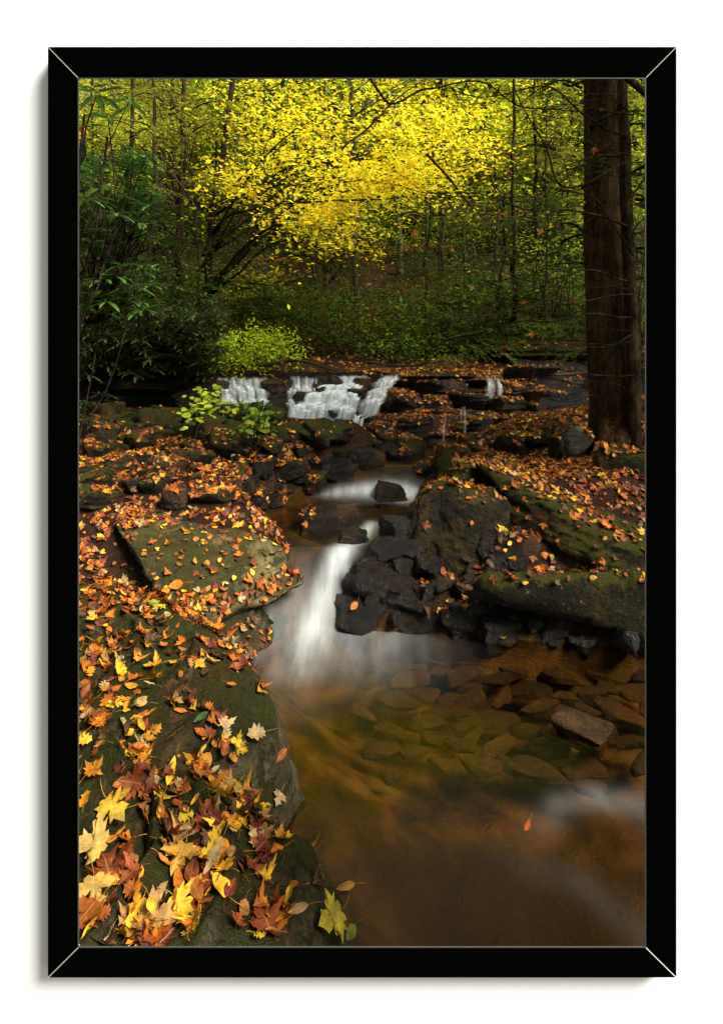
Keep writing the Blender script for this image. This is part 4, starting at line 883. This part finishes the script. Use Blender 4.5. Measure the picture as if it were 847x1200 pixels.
hm(520, 9.0, (440, 300, 620, 410), 44, (40, 90), 'low dark hemlock above the narrow waterfall', 603, r0=.02, nsz=.036)
hm(160, 7.6, (95, 100, 260, 240), 26, (40, 90), 'hemlock with drooping dark boughs at the upper left', 604, pal='olive', nsz=.032)
hm(180, 8.2, (95, 230, 330, 380), 54, (45, 100), 'dark hemlock behind the rhododendron', 605, nsz=.034)
hm(380, 11, (290, 280, 480, 390), 30, (40, 80), 'small dim hemlock in the brown shade above the falls', 606, r0=.03, nsz=.04, pal='rusty')
hm(640, 7.4, (520, 380, 690, 425), 26, (30, 70), 'low hemlock boughs over the top ledge', 607, r0=.015, nsz=.03, pal='green')
hm(735, 6.8, (735, 150, 790, 420), 20, (30, 60), 'hemlock boughs beside the right picture edge', 608, r0=.02, nsz=.032)
hm(778, 4.3, (650, 95, 790, 330), 20, (35, 80), 'thin hemlock boughs hanging across the big trunk', 609, r0=.03, nsz=.020, dens=1.3)
t = thing('hemlock_tree', (4.3, 2.9, .9), 'unseen hemlock added out of view on the right to shade the bank', 'tree', HG); a = Acc(); limbs(a, (4.3, 2.9, .5), (4.4, 2.9, 6.5), .14, np.zeros((0, 3)), np.random.default_rng(3)); under(a.build('trunk', M['bark']), t)  # tree outside the view, added to shade the right bank
rr_ = np.random.default_rng(4); P, _ = layered((4.7, 2.6, 4.9), (1.7, 1.7, 1.5), 190, 60, .16, rr_, .36); V, Q, cl = blades(P, np.full(len(P), .085), FG['hem'], rr_, .8, .4); under(mk('crown', V, None, Q, M['leaf'], col=cl, smooth=False), t)
# clumps of broad-leaved undergrowth
def bush(px, py, y, rad, n, lsz, pal, label, seed, name='bush', nper=30, cr=.16, flat=.4, cat='bush', group=None, asp=.42, up=.6):
    c = W(px, py, y); r = np.random.default_rng(seed); zb = gz(c[0], y); t = thing(name, (c[0], y, zb), label, cat, group)
    P, cc = layered(c, rad, n, nper, flat, r, cr); a = Acc()
    for q in cc[r.integers(len(cc), size=12)]:
        s = np.array([c[0]+r.normal(0, .12), y+r.normal(0, .1), zb-.05]); V, T, Q = tube(curve([s, (s+q)/2+r.normal(0, .06, 3), q], 8, .05, seed), np.linspace(.012, .003, 8), 4); a.add(V, T, Q)
    under(a.build('stem', M['bark']), t); V, Q, cl = blades(P, np.full(len(P), lsz), FG[pal], r, up, asp); under(mk('foliage', V, None, Q, M['leaf'], col=cl, smooth=False), t)
bush(294, 408, 6.9, (.54, .35, .27), 85, .055, 'glow', 'bright yellow-green bush on top of the left waterfall', 701)
bush(255, 430, 6.8, (.22, .2, .12), 16, .045, 'yellow', 'low golden plant at the lip of the left waterfall', 702, nper=18)
bush(590, 395, 8.0, (.9, .5, .22), 50, .055, 'dark', 'dark leafy undergrowth behind the top ledge', 703)
bush(480, 405, 8.2, (.8, .5, .2), 44, .055, 'green', 'green undergrowth above the narrow waterfall', 704)
bush(650, 300, 8.0, (.5, .4, .35), 16, .06, 'lime', 'bright green leafy shoots left of the big trunk', 705, nper=22)
bush(740, 330, 7.2, (.4, .4, .9), 40, .06, 'dark', 'dark green foliage right of the big trunk', 706)
bush(150, 300, 8.8, (1.1, .7, .9), 80, .07, 'dark', 'deep green thicket behind the near rhododendron', 707, cr=.25)
bush(620, 350, 9.8, (1.6, .8, .7), 90, .07, 'green', 'dim green thicket in the shade right of the falls', 708, cr=.28)
bush(400, 385, 10.5, (1.6, .8, .35), 50, .06, 'rusty', 'tangle of brown undergrowth above the falls', 709, cr=.25)
# undergrowth too thick to count on the slope
r = np.random.default_rng(17); n = 2300; yy = 8+18*r.random(n)**1.5; pxx = r.uniform(80, 770, n); xx = (pxx-CX)/F*yy; zz = ground(xx, yy)
dm = ss(-.55, -.05, fbm(np.stack([xx, yy, xx*0], -1)*.5, 3, 21)+.25*(pxx > 440)+.3*(pxx < 300)); kp = r.random(n) < dm; xx, yy, zz, pxx = xx[kp], yy[kp], zz[kp], pxx[kp]
c = np.stack([xx, yy, zz+r.uniform(.05, 1.0, len(xx))*(1+(yy > 11))], -1); m_ = 46; P = (c[:, None]+r.normal(size=(len(c), m_, 3))*np.array([.42, .3, .16])).reshape(-1, 3)
pl = np.array([[(.09, .20, .018)], [(.05, .13, .014)], [(.20, .20, .016)], [(.12, .055, .010)], [(.025, .06, .010)]])[:, 0]; V, Q, cc = blades(P, np.full(len(P), .075), [(1, 1, 1)], r, .7)
pk = r.choice(5, len(c), p=[.25, .25, .15, .15, .2]); tag(mk('undergrowth', V, None, Q, M['leaf'], col=cc*np.repeat(pl[pk], m_*4, 0), smooth=False), 'green and brown undergrowth covering the wooded slope', 'undergrowth', kind='stuff')
# rhododendrons: whorls of long leaves at the branch ends
def lance(r, wd=.24):
    t = np.linspace(0, 1, 6); w_ = wd*np.sin(np.pi*t**.9)**.8*.5; w_[0] = .02; w_[-1] = .01
    V = []; 
    for a, b in zip(t, w_): z = -.18*a*a; V += [(-b, a, z+b*.35), (0, a, z), (b, a, z+b*.35)]
    Q = []
    for k in range(5): i = 3*k; Q += [(i, i+1, i+4, i+3), (i+1, i+2, i+5, i+4)]
    return np.array(V), np.array(Q), np.array([(v[0]*1.5, v[1], 0) for v in V])
def rhodo(label, base, tips, L, pal, seed, name='rhododendron', nl=8, stemr=.005, group=None):
    r = np.random.default_rng(seed); base = np.array(base, float); base[2] = gz(base[0], base[1])-.05
    t = thing(name, tuple(map(float, base)), label, 'shrub', group); a = Acc(); f = Acc(); lvv, lq, llv = lance(r); canes = []
    for tip in [np.asarray(q, float) for q in tips][::max(2, len(tips)//5)]:
        s = base+r.normal(0, .1, 3)*[1, 1, 0]; P = curve([s, s*.5+tip*.5+r.normal(0, .08, 3), tip-[0, 0, .05]], 11, .05, r.random()*50); canes.append(P); V, T, Q = tube(P, np.linspace(stemr, .005, 11), 5); a.add(V, T, Q)
    for tip in tips:
        tip = np.asarray(tip, float); c_ = min(canes, key=lambda q: np.linalg.norm(q[-1]-tip)); s = c_[int(r.integers(6, 10))]; V, T, Q = tube(curve([s, (s+tip)/2+r.normal(0, .04, 3)-[0, 0, .04], tip], 7, .03, r.random()*50), np.linspace(.005, .003, 7), 4); a.add(V, T, Q)
        ph = r.uniform(0, 6.28)
        for k in range(nl+r.integers(-1, 3)):
            an = ph+k*2.4; el = r.uniform(-.35, .55); d = np.array([math.cos(an)*math.cos(el), math.sin(an)*math.cos(el), math.sin(el)])
            sdv = np.cross(d, [0, 0, 1]); sdv /= np.linalg.norm(sdv); up_ = np.cross(sdv, d); s_ = L*r.uniform(.7, 1.2)
            B = np.stack([sdv, d, up_], 1); c = np.array(pal[r.integers(len(pal))])*(1+r.normal(0, .15)); f.add((lvv*s_)@B.T+tip+d*.01, None, lq, np.clip(c, .004, .9), llv)
    under(a.build('stem', M['cane']), t); under(f.build('foliage', M['glossleaf']), t)
GR = [(.045, .16, .02), (.065, .21, .025), (.03, .11, .018), (.09, .26, .03)]; GD = [(.016, .055, .012), (.026, .08, .016), (.010, .034, .009)]
r = np.random.default_rng(77)
rhodo('near rhododendron with long green leaves reaching in at the top left', W(40, 560, 2.6), [W(130, 140, 2.3), W(150, 118, 2.6), W(112, 110, 2.1), W(97, 150, 2.2), W(118, 215, 2.5), W(100, 232, 2.3), W(135, 250, 2.8)], .105, GR, 801)
rhodo('rhododendron with mid-green whorled leaves at the left edge', W(60, 520, 3.4), [W(px, py, y) for px, py, y in zip(r.uniform(85, 178, 170), r.uniform(180, 370, 170), r.uniform(3.2, 4.6, 170))], .12, GR[:3], 802)
rhodo('dense dark rhododendron over the shadowed ledge at the left', W(150, 460, 6.6), [W(px, py, y) for px, py, y in zip(r.uniform(85, 262, 460), 350+92*r.random(460)**.8+np.zeros(460), r.uniform(5.8, 7.3, 460))], .13, GD, 803, nl=9, stemr=.012)
rhodo('small dark rhododendron against the foot of the left trees', W(230, 440, 7.2), [W(px, py, y) for px, py, y in zip(r.uniform(190, 265, 50), r.uniform(330, 420, 50), r.uniform(7.0, 7.8, 50))], .12, GD+GR[:1], 804)
rhodo('small rhododendron sprig by the left frame edge under the ledge', W(95, 520, 5.4), [W(px, py, y) for px, py, y in zip(r.uniform(80, 135, 14), r.uniform(462, 505, 14), r.uniform(5.1, 5.6, 14))], .08, GD+GR[:1], 805)
rhodo('dark rhododendron right of the thin trunk at the picture edge', W(760, 470, 6.4), [W(px, py, y) for px, py, y in zip(r.uniform(735, 790, 40), r.uniform(270, 430, 40), r.uniform(6.2, 7, 40))], .12, GD, 806)
# leafy saplings among the stones
def seedling(px, py, y, w_, h_, n, L, pal, label, seed, ns=5):
    r = np.random.default_rng(seed); b = hit(px, py); y = b[1]; t = thing('seedling', (b[0], y, b[2]), label, 'seedling'); a = Acc(); f = Acc()
    kd, (tv, T0, Q0, l0) = 'oval', leaf_template('oval', seed, stem=False)
    for k in range(ns):
        e = W(px+r.uniform(-w_, w_), py-r.uniform(.5, 1)*h_, y-.1+r.normal(0, .12)); pth = curve([b-[0, 0, .03], (b+e)/2+r.normal(0, .03, 3)+[0, 0, .05], e], 12, .03, seed+k); V, T, Q = tube(pth, np.linspace(.006, .002, 12), 4); a.add(V, T, Q)
        for q in range(n//ns):
            c = pth[r.integers(4, 12)]+r.normal(0, .045, 3); B = basis(np.array([r.normal(0, .4), -.5+r.normal(0, .3), 1]), r.uniform(0, 6.28)); s = L*r.uniform(.6, 1.2)
            cc = np.array(FG[pal][r.integers(3)])*(1+r.normal(0, .12)); f.add((tv*s)@B.T+c, T0, Q0, np.clip(cc, .004, .9), l0)
    under(a.build('stem', M['bark']), t); under(f.build('foliage', M['leaf']), t)
seedling(225, 520, 5, 30, 70, 60, .055, 'lime', 'bright green seedling among mossy stones left of the falls', 811)
seedling(262, 500, 5, 26, 40, 40, .05, 'lime', 'yellow-green seedling in front of the left waterfall', 814)
seedling(300, 535, 5, 26, 60, 76, .06, 'green', 'green seedling among stones below the left waterfall', 812, 7)
seedling(318, 475, 5, 8, 24, 14, .05, 'lime', 'little green sprig in front of the left waterfall', 813, 2)
FG['sprig'] = [(.12, .22, .02)]*3
seedling(703, 470, 5, 10, 14, 8, .04, 'lime', 'tiny green sprig on the bark-brown roots of the big tree', 815, 2)

# the big hemlock trunk on the right, its thin neighbour and the roots
y = 3.95; base = np.array([(716-CX)/F*y, y, gz((716-CX)/F*y, y)])
def shade_crown(t, parts, pal, seed):  # leaf clumps out of view, added to cast shade
    r = np.random.default_rng(seed); P = np.concatenate([layered(c, rd, n, 60, .16, r, .36)[0] for c, rd, n in parts]); V, Q, cl = blades(P, np.full(len(P), .085), FG[pal], r, .8, .4)
    under(mk('crown', V, None, Q, M['leaf'], col=cl, smooth=False), t)
t = thing('big_tree', tuple(base), 'big reddish-brown tree trunk on the right bank', 'tree'); a = Acc()
path = np.array([base-[0, 0, .15], base+[0, 0, .02], W(716, 460, y), W(712, 380, y), W(709, 260, y+.05), W(708, 150, y+.1), W(707, 40, y+.1)]); path = curve(path, 70)
zz = np.linspace(0, 1, 70); V, T, Q = tube(path, .150*(1+.8*np.exp(-zz*16))*(1-.12*zz), 40, .07, 5); a.add(V, T, Q); under(a.build('trunk', M['barkred']), t); shade_crown(t, [((1.6, 3.9, 4.7), (2.0, 1.7, 1.1), 170), ((5.0, 5.6, 5.0), (2.0, 2.0, 1.3), 130)], 'hem', 21)  # unseen crown clumps overhead, placed to shade the falls and mid wood
for k, (px, py, yy, rr_) in enumerate([(690, 515, 3.85, .05), (655, 530, 3.8, .035), (735, 540, 3.55, .06), (775, 525, 3.85, .05), (700, 548, 3.5, .05)]):
    e = W(px, py, yy); e[2] = gz(e[0], yy)-.04; s = base+[0, -.05, .22]; V, T, Q = tube(curve([s, s*.55+e*.45+[0, 0, -.06], e], 16, .04, k), np.linspace(.09, rr_*.5, 16), 9, .12, k); under(mk('root', V, T, Q, M['barkred']), t)
by = 3.75; base2 = np.array([(742-CX)/F*by, by, gz((742-CX)/F*by, by)]); t = thing('thin_tree', tuple(base2), 'thin dark trunk with dead twigs just right of the big trunk', 'tree'); a = Acc()
V, T, Q = tube(curve([base2-[0, 0, .1], W(742, 400, by), W(735, 250, by), W(730, 150, by), W(733, 40, by)], 40, .02, 4), np.linspace(.046, .030, 40), 14, .08, 8); a.add(V, T, Q); under(a.build('trunk', M['bark']), t)
# dead twigs from the thin trunk, reaching left, with a few hanging leaves
TW = [([(735, 265, 3.70), (680, 250, 3.53), (600, 238, 3.35), (520, 225, 3.27), (470, 210, 3.27)], .008), ([(733, 190, 3.70), (660, 215, 3.44), (640, 165, 3.35), (610, 120, 3.27), (595, 92, 3.18)], .009),
      ([(738, 330, 3.70), (690, 318, 3.53), (640, 330, 3.44), (570, 320, 3.35), (500, 300, 3.35)], .007), ([(740, 372, 3.70), (700, 368, 3.44), (640, 372, 3.35), (560, 355, 3.27)], .007), ([(742, 300, 3.70), (700, 240, 3.44), (670, 225, 3.35), (600, 215, 3.27), (540, 205, 3.18)], .006),
      ([(740, 345, 3.70), (680, 352, 3.44), (600, 362, 3.35), (520, 380, 3.27)], .006), ([(735, 160, 3.70), (690, 140, 3.61), (640, 105, 3.53), (560, 118, 3.44), (480, 92, 3.35)], .008), ([(744, 390, 3.70), (700, 410, 3.53), (650, 400, 3.44), (640, 420, 3.35)], .006),
      ([(738, 230, 3.70), (760, 200, 3.70), (780, 180, 3.61)], .008), ([(740, 280, 3.70), (752, 262, 3.61), (775, 250, 3.61)], .006), ([(736, 130, 3.70), (715, 110, 3.61), (700, 88, 3.53)], .007), ([(742, 440, 3.70), (690, 436, 3.44), (645, 445, 3.35)], .005)]
rt = np.random.default_rng(8)
for k in range(26):
    x0 = rt.choice([742, 738, 700]); y0 = rt.uniform(100, 470); l = rt.uniform(40, 130)*rt.choice([-1, -1, -1, .5]); TW.append(([(x0, y0, 3.68), (x0+l*.5, y0+rt.uniform(-14, 10), 3.5), (x0+l, y0+rt.uniform(-25, 30), 3.4)], rt.uniform(.002, .0045)))
r = np.random.default_rng(5)
for k, (pts, rr_) in enumerate(TW):
    P = curve([W(*q) for q in pts], 34, .035, k*3.3); V, T, Q = tube(P, np.linspace(rr_, .0018, 34), 5); a = Acc(); a.add(V, T, Q)
    for q in range(7):
        s = P[r.integers(5, 33)]; d = r.normal(0, .16, 3); d[0] -= .15; V, T, Q = tube(curve([s, s+d*.5+r.normal(0, .02, 3), s+d], 8, .03, q), np.linspace(rr_*.35, .001, 8), 3); a.add(V, T, Q)
    under(a.build('twig', M['bark']), t)
V, T, Q = tube(curve([W(770, 120, 3.6), W(735, 92, 3.5), W(700, 60, 3.4)], 12, .02), .022, 8, .1); a = Acc(); a.add(V, T, Q)
under(a.build('branch', M['barkgrey']), t)
HL = [(466, 145, 14, 'crimson', 'dark red leaf hanging alone against the yellow crown'), (485, 273, 16, 'orange', 'orange leaf hanging below the yellow crown'), (682, 120, 9, 'crimson', 'dark red leaf at the top of the big trunk'), (704, 128, 11, 'rust', 'rust leaf hanging in front of the top of the big trunk'),
      (697, 176, 12, 'orange', 'orange leaf hanging in front of the upper big trunk'), (597, 205, 12, 'crimson', 'dark leaf on the twigs left of the upper trunk'), (640, 168, 14, 'brown', 'brown withered leaf on a twig high on the right'), (632, 271, 13, 'gold', 'golden leaf hanging mid-air left of the big trunk'),
      (654, 264, 12, 'crimson', 'crimson leaf right of the golden hanging leaf'), (613, 354, 12, 'orange', 'bright orange leaf on a low twig over the undergrowth'), (670, 354, 11, 'rust', 'rust leaf at the left edge of the big trunk'), (622, 392, 10, 'orange', 'orange leaf hanging above the top ledge'),
      (684, 237, 9, 'pale', 'pale leaf caught on a twig before the big trunk'), (588, 250, 10, 'rust', 'rust leaf among twigs below the hemlock'), (552, 336, 12, 'pale', 'pale withered leaf over the undergrowth'), (530, 293, 10, 'orange', 'small orange leaf on the twig above the falls'), (97, 155, 17, 'orange', 'orange leaf in the rhododendron at the left frame edge'), (590, 412, 9, 'crimson', 'dark red leaf above the top ledge')]
for k, (px, py, sp, cn, lb) in enumerate(HL):
    y = 3.9 if px > 200 else 2.4; kd = 'maple' if k % 3 else 'oval'; tv, T, Q, lv = leaf_template(kd, 900+k); s = sp/F*y*.58; B = basis(np.array([r.normal(0, .4), -1, r.normal(.2, .3)]), r.uniform(0, 6.28)); V = (tv*s)@B.T
    o = mk('hanging_leaf', V, T, Q, M['fallen'], col=vary(V, np.array(PAL[cn]), lv, k), lv=lv); o.location = W(px, py, y); tag(o, lb, 'leaf', 'leaves caught on twigs')
# overhead bare branches across the top
for k, (pts, rr_, lb) in enumerate([([(420, 60, 5.0), (455, 120, 5), (510, 98, 5), (560, 100, 5), (640, 130, 5), (700, 128, 4.85)], .010, 'dark bare branch crossing the top right of the view'), ([(400, 175, 6.4), (440, 140, 6.4), (480, 105, 6.4), (520, 70, 6.4)], .011, 'dark bare branch rising in front of the yellow crown'), ([(500, 180, 6.5), (540, 230, 6.5), (560, 250, 6.5), (600, 300, 6.4)], .012, 'dark branch drooping right of the yellow crown')]):
    P = curve([W(*q) for q in pts], 30, .05, k*7.); V, T, Q = tube(P, np.linspace(rr_*1.3, .003, 30), 6); a = Acc(); a.add(V, T, Q)
    for q in range(9):
        s = P[r.integers(4, 29)]; d = r.normal(0, .22, 3); V, T, Q = tube(curve([s, s+d*.5, s+d], 8, .04, q), np.linspace(rr_*.4, .0015, 8), 3); a.add(V, T, Q)
    tag(a.build('branch', M['bark']), lb, 'branch')
# logs, roots and fallen sticks
def stick(pts, r0, r1, mat, lb, name='fallen_branch', cat='branch', n=8, wob=.1, seed=1):
    V, T, Q = tube(curve([W(*q) for q in pts], 26, .03, seed*3.), np.linspace(r0, r1, 26), n, wob, seed); tag(mk(name, V, T, Q, M[mat]), lb, cat)
stick([(628, 434, 6.0), (660, 436, 6.0), (694, 437, 5.9)], .018, .014, 'barkpale', 'pale fallen pole lying on the right ledge')
stick([(520, 400, 6.9), (545, 392, 6.8), (575, 384, 6.8)], .02, .008, 'log', 'mossy fallen branch in the undergrowth above the ledges', seed=2)
stick([(695, 478, 5.0), (660, 484, 5.2), (620, 490, 5.3), (580, 512, 5.2)], .045, .015, 'log', 'brown fallen log slanting from the big tree to the ledge', 'fallen_log', 'log', 10, .14, 3)
stick([(690, 500, 4.8), (640, 505, 5.0), (610, 520, 5.0), (590, 530, 4.9)], .022, .006, 'bark', 'thin crooked root running from the big tree to the stones', 'root', 'root', 8, .14, 4)
stick([(86, 512, 4.9), (100, 528, 4.8), (117, 540, 4.7)], .085, .080, 'log', 'short mossy log with a dark cut end at the left edge', 'log', 'log', 16, .10, 5)
stick([(254, 512, 5.0), (247, 535, 4.7)], .008, .006, 'barkpale', 'short pale stick leaning among the stones', seed=6)
stick([(292, 542, 4.6), (312, 530, 4.8)], .006, .004, 'barkpale', 'small pale twig lying on the stones', seed=7)
stick([(300, 428, 6.5), (345, 424, 6.6), (395, 432, 6.6)], .025, .012, 'log', 'dead log lying along the lip above the main waterfall', 'fallen_log', 'log', 8, .14, 8)
stick([(430, 425, 6.6), (470, 428, 6.6), (520, 422, 6.7)], .02, .01, 'bark', 'dark fallen branch on the leafy ledge top', seed=9)
for k in range(16):                                   # dead sticks tangled on the lip above the falls
    px = r.uniform(310, 470); s = W(px, r.uniform(405, 432), 6.9); d = np.array([r.normal(0, .3), r.normal(0, .1), r.uniform(.0, .22)]); V, T, Q = tube(curve([s, s+d*.5+r.normal(0, .03, 3), s+d], 9, .03, k), np.linspace(.006, .002, 9), 4)
    tag(mk('dead_twig', V, T, Q, M['barkgrey' if k % 2 else 'bark']), ('grey' if k % 2 else 'dark')+' dead twig in the brush above the main waterfall', 'twig', 'dead twigs above the waterfall')
print('meshes', len(bpy.data.objects))
